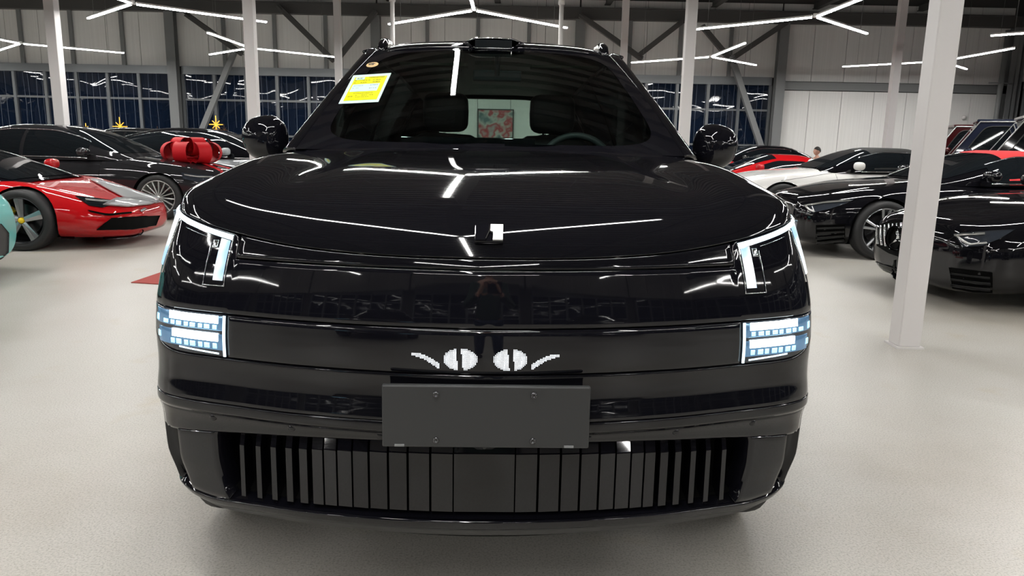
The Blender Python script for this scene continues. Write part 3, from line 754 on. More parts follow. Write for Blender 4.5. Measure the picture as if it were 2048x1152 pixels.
# side glass and window frames
def sideglass(s, y0, y1):
    def f(u, v):
        y = y0 + (y1 - y0) * u
        if y < 2.1: top = Vector((s * .868, 1.30, 1.305)).lerp(Vector((s * .655, 2.08, 1.785)), max(0, min(1, (y - 1.30) / .78)))
        else: top = Vector((s * (WR(y) + .012), y, ZR(y) - .066))
        bot = Vector((s * .895, y, 1.275)); 
        return bot.lerp(top, v) + Vector((s * .018 * math.sin(PI * v), 0, 0))
    return f
for s in (-1, 1):
    for k, (y0, y1) in enumerate(((1.34, 2.45), (2.52, 3.5), (3.57, 4.3))):
        obj('side_window', grid(sideglass(s, y0, y1), 12, 6, flip=s < 0), MT['privacy'], hero)
    for (y0, y1) in ((2.44, 2.53), (3.49, 3.58), (4.29, 4.66)):
        def f(u, v, g=sideglass(s, y0, y1), s=s): return g(u, v) + Vector((s * .004, 0, 0))
        obj('window_pillar', panel(f, 3, 6, .001, .01, flip=s < 0), MT['gloss'], hero)
# tail: hatch frame and rear glass
def rear(u, v):
    s = 2 * u - 1; b = Vector((s * .86, 4.98 - .12 * s * s, 1.275)); t = Vector((s * .61, 4.62 - .02 * s * s, 1.765)); return b.lerp(t, v)
def rframe(u, v):
    a = 2 * PI * u; k = max(abs(math.cos(a)), abs(math.sin(a))); ou, ov = .5 + .5 * math.cos(a) / k, .5 + .5 * math.sin(a) / k
    iu, iv = .5 + .31 * sgn(math.cos(a)) * abs(math.cos(a)) ** .3, .53 + .36 * sgn(math.sin(a)) * abs(math.sin(a)) ** .3
    return rear(ou + (iu - ou) * v, ov + (iv - ov) * v)
obj('tailgate', grid(rframe, 64, 2), MT['black'], hero)
obj('rear_window', grid(lambda u, v: rear(.17 + .66 * u, .16 + .74 * v) + Vector((0, -.01, 0)), 8, 4), MT['rearglass'], hero)
for s in (-1, 1):
    def rp(u, v, s=s):
        a = sideglass(s, 4.60, 4.64)(1, v) + Vector((s * .004, 0, 0)); b = rear(1 if s > 0 else 0, v); m_ = (a + b) / 2 + Vector((s * .03, .03, 0)); return a * (1 - u) ** 2 + m_ * 2 * u * (1 - u) + b * u * u
    obj('rear_pillar', panel(rp, 6, 6, .001, .012, flip=s < 0), MT['black'], hero)
# sensor pod at the roof front edge
def pod():
    V = []; out = [(-.155, .0), (-.10, .024), (0, .028), (.10, .024), (.155, .004), (.10, -.034), (-.10, -.034)]
    for (y, k) in ((-.035, .80), (-.022, .97), (.0, 1.0), (.18, .8), (.34, .1)):
        for (x, z) in out: V.append(Vector((x * k, 1.94 + y, 1.838 + z * (k if z > 0 else 1) + .25 * max(0, y) * .3)))
    n = len(out); Fc = [(j * n + i, j * n + (i + 1) % n, (j + 1) * n + (i + 1) % n, (j + 1) * n + i) for j in range(4) for i in range(n)]
    return V, [q[::-1] for q in Fc]
pd = obj('roof_sensor', pod(), MT['gloss'], hero); pd['label'] = 'gloss black sensor pod at the front of the roof'
obj('sensor_window', box((-.09, 1.898, 1.814), (.09, 1.906, 1.853), .003), MT['tint'], pd, smooth=False)
obj('sensor_rim', join(*[tube(p, .003, 6) for p in ([(-.09, 1.899, 1.857), (0, 1.899, 1.860), (.09, 1.899, 1.857)], [(-.09, 1.899, 1.813), (.09, 1.899, 1.813)], [(-.125, 1.91, 1.846), (-.09, 1.899, 1.857)], [(.125, 1.91, 1.846), (.09, 1.899, 1.857)])]), MT['chrome'], pd)
# roof rails
for s in (-1, 1):
    pts = [(s * .560, 2.00, 1.795), (s * .562, 2.10, 1.842), (s * .568, 2.22, 1.868), (s * .585, 2.55, 1.890), (s * .60, 3.2, 1.895), (s * .61, 4.0, 1.885), (s * .60, 4.3, 1.83)]
    obj('roof_rail', tube(pts, [.020, .026, .022, .018, .018, .018, .014], 12), MT['black'], hero)
    obj('roof_trim', tube([(s * .655, 2.06, 1.80)] + [(s * (WR(y) + .018), y, ZR(y) - .05) for y in (2.3, 2.8, 3.4, 4.0, 4.5)], .008, 6), MT['gloss'], hero)
# door mirrors
for s in (-1, 1):
    def mir(u, v, s=s):
        a = 2 * PI * u; b = PI * v - PI / 2
        c = abs(math.cos(b)) ** .75
        x = sgn(math.cos(a)) * abs(math.cos(a)) ** .78 * c * .100; z = sgn(math.sin(a)) * abs(math.sin(a)) ** .85 * c * .102
        y = math.sin(b) * .10
        x += s * .012 * (z / .1); z += -.018 * (s * x / .1) if z > 0 else 0
        return Vector((s * 1.022 + x, 1.58 + y * (1 if y < 0 else .45), 1.364 + z))
    mm = obj('door_mirror', grid(mir, 40, 20), MT['gloss'], hero); mm['label'] = 'rounded gloss black door mirror'
    obj('mirror_glass', xf(lathe([(0, .046), (.06, .046), (.082, .044)], 24), Matrix.Translation((s * 1.022, 1.58, 1.364))), MT['mirror'], mm)
    obj('mirror_arm', join(tube([(s * .98, 1.60, 1.32), (s * .955, 1.60, 1.285), (s * .90, 1.60, 1.262)], [.045, .036, .045], 12), box((s * .86, 1.50, 1.235), (s * .97, 1.70, 1.272), .008)), MT['gloss'], mm)
    obj('mirror_seam', xf(lathe([(.0995, .0), (.1015, .0), (.1015, .004)], 32), Matrix.Translation((s * 1.022, 1.582, 1.364))), MT['black'], mm)
# wipers, cowl
def cowl(u, v):
    s = 2 * u - 1; a = hood(u, 1); a.z -= .004; b = ws(max(0, min(1, u)), .02); return a.lerp(b, v) + Vector((0, .0, -.006 * math.sin(PI * v)))
obj('cowl', grid(cowl, 24, 3), MT['gloss'], hero)
# ---- interior
intr = obj('cabin_tub', join(grid(lambda u, v: Vector((-.86 + 1.72 * u, 1.2 + 3.75 * v, .75)), 2, 2), box((-.88, 1.2, .75), (-.86, 4.7, 1.27)), box((.86, 1.2, .75), (.88, 4.7, 1.27)), box((-.85, 4.5, .75), (.85, 4.52, 1.30))), MT['interior'], hero, smooth=False)
obj('dashboard', xf(box((-.80, 0, 0), (.80, .45, .14), .03), Matrix.Translation((0, 1.42, 1.20))), MT['interior'], hero, smooth=False)
obj('dash_screen', box((-.42, 1.62, 1.335), (.20, 1.635, 1.385), .004), MT['tint'], hero, smooth=False)
obj('instrument_hood', box((.16, 1.52, 1.32), (.62, 1.66, 1.355), .012), MT['interior'], hero, smooth=False)
def rbox(cx, cy, cz, sx, sy, sz, ex=.45):
    V, Fc = [], []; nu, nv = 20, 10
    for j in range(nv + 1):
        for i in range(nu):
            a = 2 * PI * i / nu; b = PI * j / nv - PI / 2
            f = lambda t: sgn(t) * abs(t) ** ex
            V.append(Vector((cx + sx * f(math.cos(b)) * f(math.cos(a)), cy + sy * f(math.cos(b)) * f(math.sin(a)), cz + sz * f(math.sin(b)))))
    for j in range(nv):
        for i in range(nu): Fc.append((j * nu + i, j * nu + (i + 1) % nu, (j + 1) * nu + (i + 1) % nu, (j + 1) * nu + i))
    return V, Fc
for x in (-.28, .35):
    st = obj('seat', join(rbox(x, 2.62, 1.05, .25, .09, .36), rbox(x, 2.35, .85, .26, .28, .10)), MT['seat'], hero)
    obj('headrest', rbox(x, 2.66, 1.53, .135, .055, .115), MT['seat'], st)
    obj('headrest_post', tube([(x - .05, 2.67, 1.35), (x - .05, 2.67, 1.47)], .007, 6), MT['chrome'], st)
for x in (-.42, .42):
    st = obj('rear_seat', join(rbox(x, 3.6, .98, .33, .10, .34), rbox(x, 3.62, 1.34, .12, .05, .08)), MT['seat'], hero)
obj('headlining', grid(lambda u, v: Vector(((2 * u - 1) * (WR(2.0 + 2.55 * v) - .004), 1.99 + 2.56 * v, ZR(2.0 + 2.55 * v) - .05 - .055 * (2 * u - 1) ** 4)), 12, 10), MT['interior'], hero)
n = 40; sw = [(.42 + .185 * math.cos(2 * PI * k / n), 1.86 + .05 * math.sin(2 * PI * k / n), 1.23 + .175 * math.sin(2 * PI * k / n)) for k in range(n + 1)]
obj('steering_wheel', join(tube(sw, .016, 8, False), xf(box((-.16, -.01, -.02), (.16, .01, .02), .006), Matrix.Translation((.42, 1.86, 1.23))), xf(box((-.05, -.012, -.05), (.05, .012, .05), .01), Matrix.Translation((.42, 1.86, 1.23)))), mat('wheel_leather', (.06, .075, .075), .4), hero)
obj('inner_mirror', join(box((-.10, 1.95, 1.66), (.14, 1.97, 1.715), .008), tube([(.02, 1.95, 1.69), (.02, 1.93, 1.78)], .012, 6)), MT['interior'], hero, smooth=False)
for x in (-.3, .36): obj('sun_visor', box((x - .17, 2.0, 1.735), (x + .17, 2.12, 1.75), .004), mat('visor', (.10, .11, .08), .8), hero, smooth=False)

# ---- details placed on the surfaces by where they sit on them
bpy.context.view_layer.update()
def bvh_of(objs):
    V, Fc = [], []
    for o in objs:
        k = len(V); mw = o.matrix_world
        V += [mw @ v.co for v in o.data.vertices]; Fc += [tuple(i + k for i in p.vertices) for p in o.data.polygons]
    return BVHTree.FromPolygons(V, Fc)
def surf_px(bvh, px, py, off, ydist=2.2):
    d = ray(px, py); h = bvh.ray_cast(CAM, d)
    if h[0] is None or (ydist and abs(h[0].y - ydist) > ydist * .45):
        p = CAM + d * (ydist / d.y); h = bvh.find_nearest(p)
    n = h[1]
    if n.dot(CAM - h[0]) < 0: n = -n
    return h[0] + n * off
def decal(name, parent, bvh, A, B, material, off=.003, nu=10, nv=3, mirror=None, thick=.002, ydist=2.2, smooth=True):
    """raised strip between two edge lines A and B traced on the body; mirror: 'x' or 'y' in the car's own frame"""
    par = parent
    inv = parent.matrix_world.inverted()
    def f(u, v):
        q = poly_at([(*p, 0) for p in A], u).lerp(poly_at([(*p, 0) for p in B], u), v)
        return inv @ surf_px(bvh, q.x, q.y, off, ydist)
    vf = panel(f, nu, nv, min(.0008, thick), thick + off, flip=False)
    out = []
    for mflip in ((False, True) if mirror else (False,)):
        V, Fc = vf
        if mflip:
            V = [Vector((-v.x, v.y, v.z)) if mirror == 'x' else Vector((v.x, -v.y, v.z)) for v in V]; Fc = [q[::-1] for q in Fc]
        me = (V, Fc); o = obj(name, me, material, parent, smooth=smooth); out.append(o)
    return out
hb = bvh_of([o for o in hero.children if o.name.split('.')[0] in ('hood', 'nose_strip', 'front_panel', 'lamp_housing', 'pixel_panel', 'lower_lamp', 'bumper')])
D = lambda nm, A, B, mt, **k: decal(nm, hero, hb, A, B, MT[mt], mirror='x', **k)
def lampq(name, xl, xr, z0, z1, mk, off, s, nu=4, nv=10, thick=.003):
    def f(u, v):
        t = s * (t_of_x(xl(v)) + (t_of_x(xr(v)) - t_of_x(xl(v))) * (u if s > 0 else 1 - u)); zt_ = ztop(t)
        a = z0(zt_) if callable(z0) else z0; b = z1(zt_) if callable(z1) else z1; z = a + (b - a) * v
        p = S(t, z); n = (S(t + .002, z) - S(t - .002, z)).cross(S(t, z + .002) - S(t, z - .002)).normalized(); return p + n * off
    return obj(name, panel(f, nu, nv, .0008, thick), MT[mk], hero)
K = lambda c: (lambda v: c)
for s in (-1, 1):
    lampq('lamp_top_strip', K(.735), K(.996), lambda z: z - .019, lambda z: z - .005, 'lampstrip', .003, s, 24, 2)
    lampq('lamp_top_light', K(.745), K(.985), lambda z: z - .0155, lambda z: z - .0085, 'beam', .0042, s, 24, 2, .002)
    lampq('lamp_inner_bar', K(.742), K(.772), .985, lambda z: z - .021, 'lamp', .003, s)
    lampq('lamp_outer_bar', lambda v: .966 - .016 * v, lambda v: .9945 + .001 * v, 1.005, lambda z: z - .021, 'lamp', .003, s)
    lampq('lamp_bezel', K(.7335), K(.736), .972, lambda z: z - .006, 'chrome', .003, s, 1, 12)
    lampq('lamp_bezel', K(.7335), K(.802), .970, .9725, 'chrome', .003, s, 6, 1)
    lampq('lamp_bezel', K(.800), K(.802), .972, 1.085, 'chrome', .003, s, 1, 8)
    lampq('lamp_bezel', lambda v: .9585 - .018 * v, lambda v: .9600 - .018 * v, .985, lambda z: z - .024, 'chrome', .003, s, 1, 10)
    lampq('lamp_bezel', K(.81), K(.905), lambda z: z - .030, lambda z: z - .0285, 'chrome', .003, s, 10, 1)
    lampq('lamp_projector', K(.780), K(.797), 1.070, 1.092, 'chrome', .002, s, 3, 3)
# lower lamp lights, laid out in the lamp's own surface coordinates
tx = lambda x: t_of_x(x)
for s in (-1, 1):
    def sp_(nm, x0, x1, z0, z1, mk, off, nu=12, nv=2, s=s, dz=0.):
        t0, t1 = sorted((s * tx(x0), s * tx(x1)))
        return strip(nm, t0, t1, z0, z1, MT[mk], nu, nv, .0008, .003, off, zf0=lambda t: z0 + dz * (abs(t) - tx(x0)), zf1=lambda t: z1 + dz * (abs(t) - tx(x0)))
    sp_('reflector_upper', .728, .955, .848, .889, 'lampback', .0016); sp_('reflector_lower', .728, .945, .792, .838, 'lampback', .0016)
    sp_('beam_upper', .742, .90, .868, .889, 'beam', .005); sp_('beam_lower', .742, .89, .818, .840, 'beam', .005)
    for k in range(8):
        a = .746 + .023 * k; w = .016 if k % 2 else .012
        sp_('led_reflector', a, a + w, .852, .863, 'ledblue', .004, 3, 2)
        if k < 7: sp_('led_reflector', a, a + w, .797, .811, 'ledblue', .004, 3, 2)
    sp_('lamp_end_light', .945, .957, .852, .872, 'ledblue', .002, 3, 2); sp_('lamp_end_light', .938, .950, .806, .824, 'ledblue', .002, 3, 2)
    sp_('lamp_lower_edge', .742, .87, .7795, .784, 'lampstrip', .002, 12, 1, dz=.05)
    sp_('lamp_chrome_glow', .7185, .7255, .776, .891, 'lampstrip', .006, 2, 8)  # chrome bar given an added glow in place of its bright reflection
# white pixels of the panel: small square lights on a fine grid
V, Fc = [], []; pitch = .0037
hI = hero.matrix_world.inverted()
def inside(x, z):
    """face drawing of two eyes with split pupils and two lashes"""
    for cx in (-.0655, .0655):
        dx, dz = (x - cx) / .0455, (z - .814) / .0305
        if dx * dx + dz * dz < 1 and abs(x - cx - (.002 if cx > 0 else -.002) + .10 * (z - .81)) > .0065:
            return min(1, 1.8 * (1 - (dx * dx + dz * dz)) + .35)
    for s in (-1, 1):
        q = (s * x - .122) / .072
        if 0 < q < 1 and abs(z - (.795 + .030 * math.sin(q * 1.6))) < .0085 - .004 * q: return .8
    return 0
k = 0
for i in range(-58, 59):
    for j in range(-18, 20):
        x, z = i * pitch, .812 + j * pitch; x += .0
        if not inside(x, z): continue
        t = t_of_x(abs(x) / Wt(z) + 1e-5) * sgn(x); p = S(t, z); r = .00118 * (.62 + .40 * inside(x, z)); y = p.y - .0012
        V += [Vector((p.x - r, y, z - r)), Vector((p.x + r, y, z - r)), Vector((p.x + r, y, z + r)), Vector((p.x - r, y, z + r)), Vector((p.x - r, y + .003, z - r)), Vector((p.x + r, y + .003, z - r)), Vector((p.x + r, y + .003, z + r)), Vector((p.x - r, y + .003, z + r))]
        Fc += [(k, k + 1, k + 2, k + 3), (k, k + 4, k + 5, k + 1), (k + 3, k + 2, k + 6, k + 7), (k, k + 3, k + 7, k + 4), (k + 1, k + 5, k + 6, k + 2)]; k += 8
px_ = obj('led_pixel', (V, Fc), MT['ledwhite'], hero, smooth=False); px_['kind'] = 'stuff'
# square badge on the nose: black gloss half and silver half
bc = HI @ surf_px(hb, 978, 469, 0); n_ = Vector((0, -.72, .69))
def bq(x0, x1, z0, z1, d, h):
    m_ = Matrix.Translation(bc) @ Matrix.Rotation(math.radians(-42), 4, 'X')
    return m_
BM = Matrix.Translation(bc + Vector((0, -.004, .002))) @ Matrix.Rotation(math.radians(-47), 4, 'X')
bd = obj('badge', xf(box((-.037, -.004, -.028), (.037, .006, .028), .002), BM), MT['gloss'], hero, smooth=False); bd['label'] = 'square black and silver badge on the nose'
def prism(pts, y0, y1):
    n = len(pts); V = [Vector((x, y0, z)) for x, z in pts] + [Vector((x, y1, z)) for x, z in pts]
    return V, [tuple(range(n))[::-1], tuple(range(n, 2 * n))] + [(i, (i + 1) % n, n + (i + 1) % n, n + i) for i in range(n)]
obj('badge_block', xf(prism([(-.035, -.026), (-.008, -.026), (.002, .026), (-.035, .026)], -.008, -.003), BM), MT['chrome'] if False else MT['gloss'], bd, smooth=False)
sv = obj('badge_block', xf(prism([(.010, -.026), (.036, -.026), (.037, .0265), (.004, .0265), (.003, .005), (.011, 0)], -.009, -.003), BM), MT['silver'], bd, smooth=False); sv['label'] = 'satin silver block of the badge'
obj('badge_edge', xf(join(beam((-.008, -.008, -.022), (.001, -.008, .004), .0022), beam((.001, -.008, .004), (.009, -.008, -.002), .0022), beam((.001, -.008, .004), (.002, -.008, .026), .0016)), BM), MT['chrome'], bd, smooth=False)
# papers on the windscreen
wb_ = bvh_of([wsc])
def wdec(name, A, B, mt, off, nu=6, nv=3, parent=None):
    inv = hero.matrix_world.inverted()
    def f(u, v):
        q = poly_at([(*p, 0) for p in A], u).lerp(poly_at([(*p, 0) for p in B], u), v); return inv @ surf_px(wb_, q.x, q.y, off, 3.4)
    return obj(name, grid(f, nu, nv), MT[mt], parent or hero)
QT, QB = ((707, 152), (783, 147)), ((677, 209), (757, 205))
def qp(u, v):
    a = (QT[0][0] + (QT[1][0] - QT[0][0]) * u, QT[0][1] + (QT[1][1] - QT[0][1]) * u); b = (QB[0][0] + (QB[1][0] - QB[0][0]) * u, QB[0][1] + (QB[1][1] - QB[0][1]) * u)
    return a[0] + (b[0] - a[0]) * v, a[1] + (b[1] - a[1]) * v
def qd(name, u0, v0, u1, v1, mt, off, parent=None): return wdec(name, [qp(u0, v0), qp(u1, v0)], [qp(u0, v1), qp(u1, v1)], mt, off, parent=parent)
stk = qd('window_sticker', 0, 0, 1, 1, 'stickw', .003); stk['label'] = 'white and yellow paper sticker on the windscreen'
qd('yellow_field', .09, .09, .93, .91, 'sticky', .004, stk)
qd('header_box', .13, .11, .36, .19, 'stickw', .005, stk); qd('table_field', .13, .35, .83, .61, 'stickw', .005, stk)
def glyphs(u0, u1, v, h, n, mt, off=.006):
    """row of small printed characters"""
    for i in range(n):
        a = u0 + (u1 - u0) * i / n; w = (u1 - u0) / n * random.uniform(.55, .85)
        if random.random() < .12: continue
        qd('print', a, v, a + w, v + h * random.uniform(.7, 1), mt, off, stk)
glyphs(.17, .32, .13, .045, 2, 'interior' if False else 'printg'); glyphs(.43, .88, .115, .04, 11, 'print')
glyphs(.14, .55, .215, .03, 6, 'print'); glyphs(.60, .84, .215, .025, 3, 'print'); glyphs(.14, .48, .29, .025, 6, 'print'); glyphs(.62, .84, .285, .025, 3, 'print')
glyphs(.17, .42, .40, .02, 6, 'printg'); glyphs(.17, .34, .48, .02, 4, 'printg'); glyphs(.55, .80, .39, .035, 5, 'printg'); glyphs(.60, .80, .50, .025, 4, 'printg')
glyphs(.22, .82, .67, .03, 12, 'print'); glyphs(.16, .28, .76, .04, 3, 'print'); glyphs(.34, .80, .74, .025, 9, 'print'); glyphs(.36, .70, .80, .02, 7, 'print')
c = (745, 130.5); ang = [2 * PI * k / 20 for k in range(21)]
ov = wdec('inspection_sticker', [(c[0] + 12.5 * math.cos(a), c[1] + 4.8 * math.sin(a) - 1.8 * math.cos(a)) for a in ang], [c, c], 'gold', .003, nu=20, nv=1); ov['label'] = 'small oval gold sticker high on the windscreen'
for (x0, x1, y0, y1) in ((738, 741, 129, 132), (742, 744, 127.5, 132), (745, 748, 127.5, 132), (749, 751, 128, 130)):
    wdec('print', [(x0, y0), (x1, y0 - .4)], [(x0 - .5, y1), (x1 - .5, y1 - .4)], 'interior', .0045, 2, 1, ov)

# ================================================================== the other cars: one builder, each car its own shape, paint and fittings
def build_car(name, label, loc, rz, sp, group=None, cat='car'):
    """car frame: x forward with the nose at x = 0, y to the left, z up"""
    root = empty(name, loc, rz); tag(root, label, cat, group)
    Lc, Wc = sp['L'], sp['W'] / 2
    zt, z0, w = tab(sorted(sp['top'])), tab(sorted(sp['bottom'])), tab(sorted(sp['plan'])); zm = sp.get('zm', lambda x: z0(x) + .42 * (zt(x) - z0(x)))
    pt, qt = sp.get('pt', .42), sp.get('qt', .60); fb = sp.get('fender', .03)
    xf_, xr_, R = sp['front_axle'], sp['rear_axle'], sp['R']
    def sec(x, a):     # a: -90 bottom centre .. 90 top centre
        c, s = abs(math.cos(a)), math.sin(a); W = w(x) * Wc
        if s >= 0:
            y = W * c ** pt; z = zm(x) + (zt(x) - zm(x)) * s ** qt
            z += fb * math.exp(-((x - xf_) / .5) ** 2) * math.exp(-((a - .75) / .38) ** 2) + fb * math.exp(-((x - xr_) / .55) ** 2) * math.exp(-((a - .65) / .38) ** 2)
        else:
            y = W * (c ** .30) * (1 - .05 * abs(s)); z = zm(x) - (zm(x) - z0(x)) * abs(s) ** .8
        return y, z
    st = sp.get('stations') or ([0, -.012, -.04, -.09, -.16, -.26, -.4, -.55, -.7, -.85, -1.0, -1.15, -1.3, -1.5, -1.75, -2.1, -2.5, -2.9, -3.2] + [-Lc + q for q in (1.3, 1.1, .9, .7, .5, .35, .2, .1, .04, .012, 0)])
    st = sorted(set(st), reverse=True)
    A = [(-90 + 180 * k / 22) for k in range(23)]; A = [math.radians(90 * sgn(a) * (abs(a) / 90) ** 1.0) for a in A]
    ring = [(a, 1) for a in A] + [(a, -1) for a in A[::-1][1:-1]]
    V, Fc = [], []
    for x in st:
        for a, s in ring:
            y, z = sec(x, max(min(a, PI / 2 - 1e-4), -PI / 2 + 1e-4)); y = 0 if abs(abs(a) - PI / 2) < 1e-3 else y; V.append((x, s * y, z))
    n = len(ring)
    for j in range(len(st) - 1):
        for i in range(n): Fc.append((j * n + i, (j + 1) * n + i, (j + 1) * n + (i + 1) % n, j * n + (i + 1) % n))
    Fc.append(tuple(range(n))); Fc.append(tuple((len(st) - 1) * n + k for k in range(n))[::-1])
    body = obj('body', (V, Fc), MT[sp['paint']], root)
    body.data.materials.append(MT['cavity'])
    cut = bpy.data.objects.new('cutter', None)
    cv = ([], [])
    for xw in (xf_, xr_):
        for s in (-1, 1):
            c_ = lathe([(0, .0), (R * 1.09, .0), (R * 1.11, .6), (0, .6)], 36)
            cv = join(cv, xf(c_, Matrix.Translation((xw, s * (Wc - .30) if s > 0 else -(Wc - .30), R)) @ (Matrix.Identity(4) if s > 0 else Matrix.Rotation(PI, 4, 'Z'))))
    cm = bpy.data.meshes.new('c'); cm.from_pydata([tuple(v) for v in cv[0]], [], cv[1]); cm.materials.append(MT[sp['paint']]); cm.materials.append(MT['cavity'])
    for p in cm.polygons: p.material_index = 1
    import bmesh
    bm = bmesh.new(); bm.from_mesh(cm); bmesh.ops.remove_doubles(bm, verts=bm.verts, dist=1e-5); bmesh.ops.recalc_face_normals(bm, faces=bm.faces); bm.to_mesh(cm); bm.free()
    bm = bmesh.new(); bm.from_mesh(body.data); bmesh.ops.recalc_face_normals(bm, faces=bm.faces); bm.to_mesh(body.data); bm.free()
    co = bpy.data.objects.new('cutter', cm); COL.objects.link(co); co.parent = root
    md = body.modifiers.new('arches', 'BOOLEAN'); md.operation = 'DIFFERENCE'; md.object = co; md.solver = 'EXACT'
    try: md.material_mode = 'TRANSFER'
    except Exception: pass
    bpy.context.view_layer.update()
    me = bpy.data.meshes.new_from_object(body.evaluated_get(bpy.context.evaluated_depsgraph_get()))
    if len(me.polygons) > 200:
        body.modifiers.clear(); body.data = me
        for p in me.polygons: p.use_smooth = True
        try: me.set_sharp_from_angle(angle=math.radians(50))
        except Exception: pass
    else: body.modifiers.clear()
    bpy.data.objects.remove(co)
    # cabin
    g = sp.get('cabin'); cab = None
    if g:
        zr = tab(sorted(g['roof'])); zb = g['base']; wb0 = g['w0'] / 2; wt0 = g['w1'] / 2; xs = [p[0] for p in g['roof']]; xa, xb = max(xs), min(xs)
        zmax = max(p[1] for p in g['roof']); pc_, qc = g.get('p', .32), g.get('q', .75)
        wx = tab(sorted(g.get('wplan', [(xb, .80), (xb + .5, .97), (xa - .9, 1.0), (xa - .3, .94), (xa, .86)])))
        def cs(x, a, off=0.):
            c, s = abs(math.cos(a)), math.sin(a); h = zr(x) - zb
            k = (h / (zmax - zb)); W = wx(x) * (wb0 + (wt0 - wb0) * k * s ** 1.2)
            y = W * c ** pc_; z = zb + h * s ** qc
            return Vector((x, y, z))
        def cp(x, a, s=1, off=0.):
            a = max(min(a, PI / 2), 0.0); p = cs(x, a); e = .01
            if off:
                p1, p2 = cs(min(x + .02, xa), a), cs(max(x - .02, xb), a); q1, q2 = cs(x, min(a + .03, PI / 2)), cs(x, max(a - .03, 0))
                nn = (p1 - p2).cross(q1 - q2)
                if nn.length > 1e-9:
                    nn.normalize()
                    if nn.y < -.001 or nn.z < 0 and abs(nn.y) < .3: nn = -nn
                    if nn.z < -.05: nn = -nn
                    p = p + nn * off
            if a >= PI / 2 - 1e-4: p.y = 0
            return Vector((p.x, s * p.y, p.z))
        nx = 26; xsn = [xa + (xb - xa) * k / nx for k in range(nx + 1)]; AA = [PI / 2 * k / 12 for k in range(13)]
        ringc = [(a, 1) for a in AA] + [(a, -1) for a in AA[::-1][1:]]
        V = [cp(x, a, s) for x in xsn for a, s in ringc]; n = len(ringc)
        Fc = [(j * n + i, j * n + i + 1, (j + 1) * n + i + 1, (j + 1) * n + i) for j in range(nx) for i in range(n - 1)]
        cab = obj(g.get('name', 'cabin_roof'), (V, Fc), MT[g.get('paint', sp['paint'])], root)
        if g.get('label'): cab['label'] = g['label']
        def wpatch(nm, x0, x1, a0, a1, mt, s=1, nu=12, nv=6, off=.006, parent=None):
            def f(u, v):
                x = x0(v) + (x1(v) - x0(v)) * u if callable(x0) else x0 + (x1 - x0) * u
                aa0 = a0(x) if callable(a0) else a0; aa1 = a1(x) if callable(a1) else a1
                return cp(x, aa0 + (aa1 - aa0) * v, s, off)
            return obj(nm, grid(f, nu, nv), MT[mt], parent or root)
        # windscreen: both halves from a_w over the top
        x0, x1 = g['screen']
        def fw(u, v):
            s = 2 * u - 1; x = x0 + (x1 - x0) * v - .10 * abs(s) ** 2.2 * (1 - .6 * v)
            aw = g.get('aw', .62); return cp(x, PI / 2 - (PI / 2 - aw) * abs(s), sgn(s), .006)
        obj('windscreen', grid(fw, 20, 10), MT['tint'], root)
        x0r, x1r = g['rear']
        def fr(u, v):
            s = 2 * u - 1; x = x0r + (x1r - x0r) * v + .06 * abs(s) ** 2
            return cp(x, PI / 2 - (PI / 2 - .62) * abs(s), sgn(s), .006)
        if x0r != x1r: obj('rear_window', grid(fr, 14, 6), MT['tint'], root)
        if g.get('top'):
            tp = obj('soft_top', grid(lambda u, v: cp(g['top'][0] + (g['top'][1] - g['top'][0]) * v, PI / 2 * (1 - abs(2 * u - 1)) + .02 * abs(2 * u - 1), sgn(2 * u - 1), .004), 30, 14), MT[g['toppaint']], root)
            tp['label'] = g['toplabel']
        for s in (-1, 1):
            for (sx0, sx1) in g['side']:
                def alim(x):
                    h = zr(x) - zb; return math.asin(min(1, max(.02, ((zr(x) - g.get('rail', .07) - zb) / max(h, .05))) ** (1 / qc))) if h > g.get('rail', .07) + .01 else .03
                wd = wpatch('side_window', sx0, sx1, .05, lambda x: min(alim(x), 1.05), 'tint', s, 16, 5, .006)
            if g.get('chrome'):
                pts = []; sx0, sx1 = g['side'][0][0], g['side'][-1][1]
                P = [cp(sx0 + (sx1 - sx0) * k / 24, min(alim(sx0 + (sx1 - sx0) * k / 24), 1.05), s, .008) for k in range(25)]
                Q = [cp(sx1 + (sx0 - sx1) * k / 10, .04, s, .008) for k in range(11)]
                obj('window_trim', tube(P + Q, .009, 5), MT['chrome'], root)
        body_ = (cp,)
    # wheels
    for xw, steer in ((xf_, sp.get('steer', 0)), (xr_, 0)):
        for s in (-1, 1):
            wheel(root, (xw, s * (Wc - .125), R), s, R, sp.get('tw', .24), sp.get('wheel', 'multi'), sp.get('rim', 'rim'), sp.get('cal'), sp.get('cap'), steer, 0)
    # door mirrors
    mx_, mz = sp['mirror']
    for s in (-1, 1):
        mo = obj('door_mirror', rbox(mx_, s * (Wc + .05), mz, .075, .125, .07, .75), MT[sp.get('mirror_paint', sp['paint'])], root)
        obj('mirror_arm', beam((mx_, s * (Wc - .14), mz - .05), (mx_, s * (Wc + .01), mz - .03), .05, .03), MT['gloss'], mo, smooth=False)
        obj('mirror_glass', xf(lathe([(0, 0), (.055, 0)], 16), Matrix.Translation((mx_ - .072, s * (Wc + .05), mz)) @ Matrix.Rotation(PI / 2, 4, 'Z')), MT['mirror'], mo)
    # shut lines
    bpy.context.view_layer.update()
    bv = BVHTree.FromPolygons([v.co for v in body.data.vertices], [tuple(p.vertices) for p in body.data.polygons])
    def snap(p, off=.002):
        h = bv.find_nearest(Vector(p)); return h[0] + h[1] * off
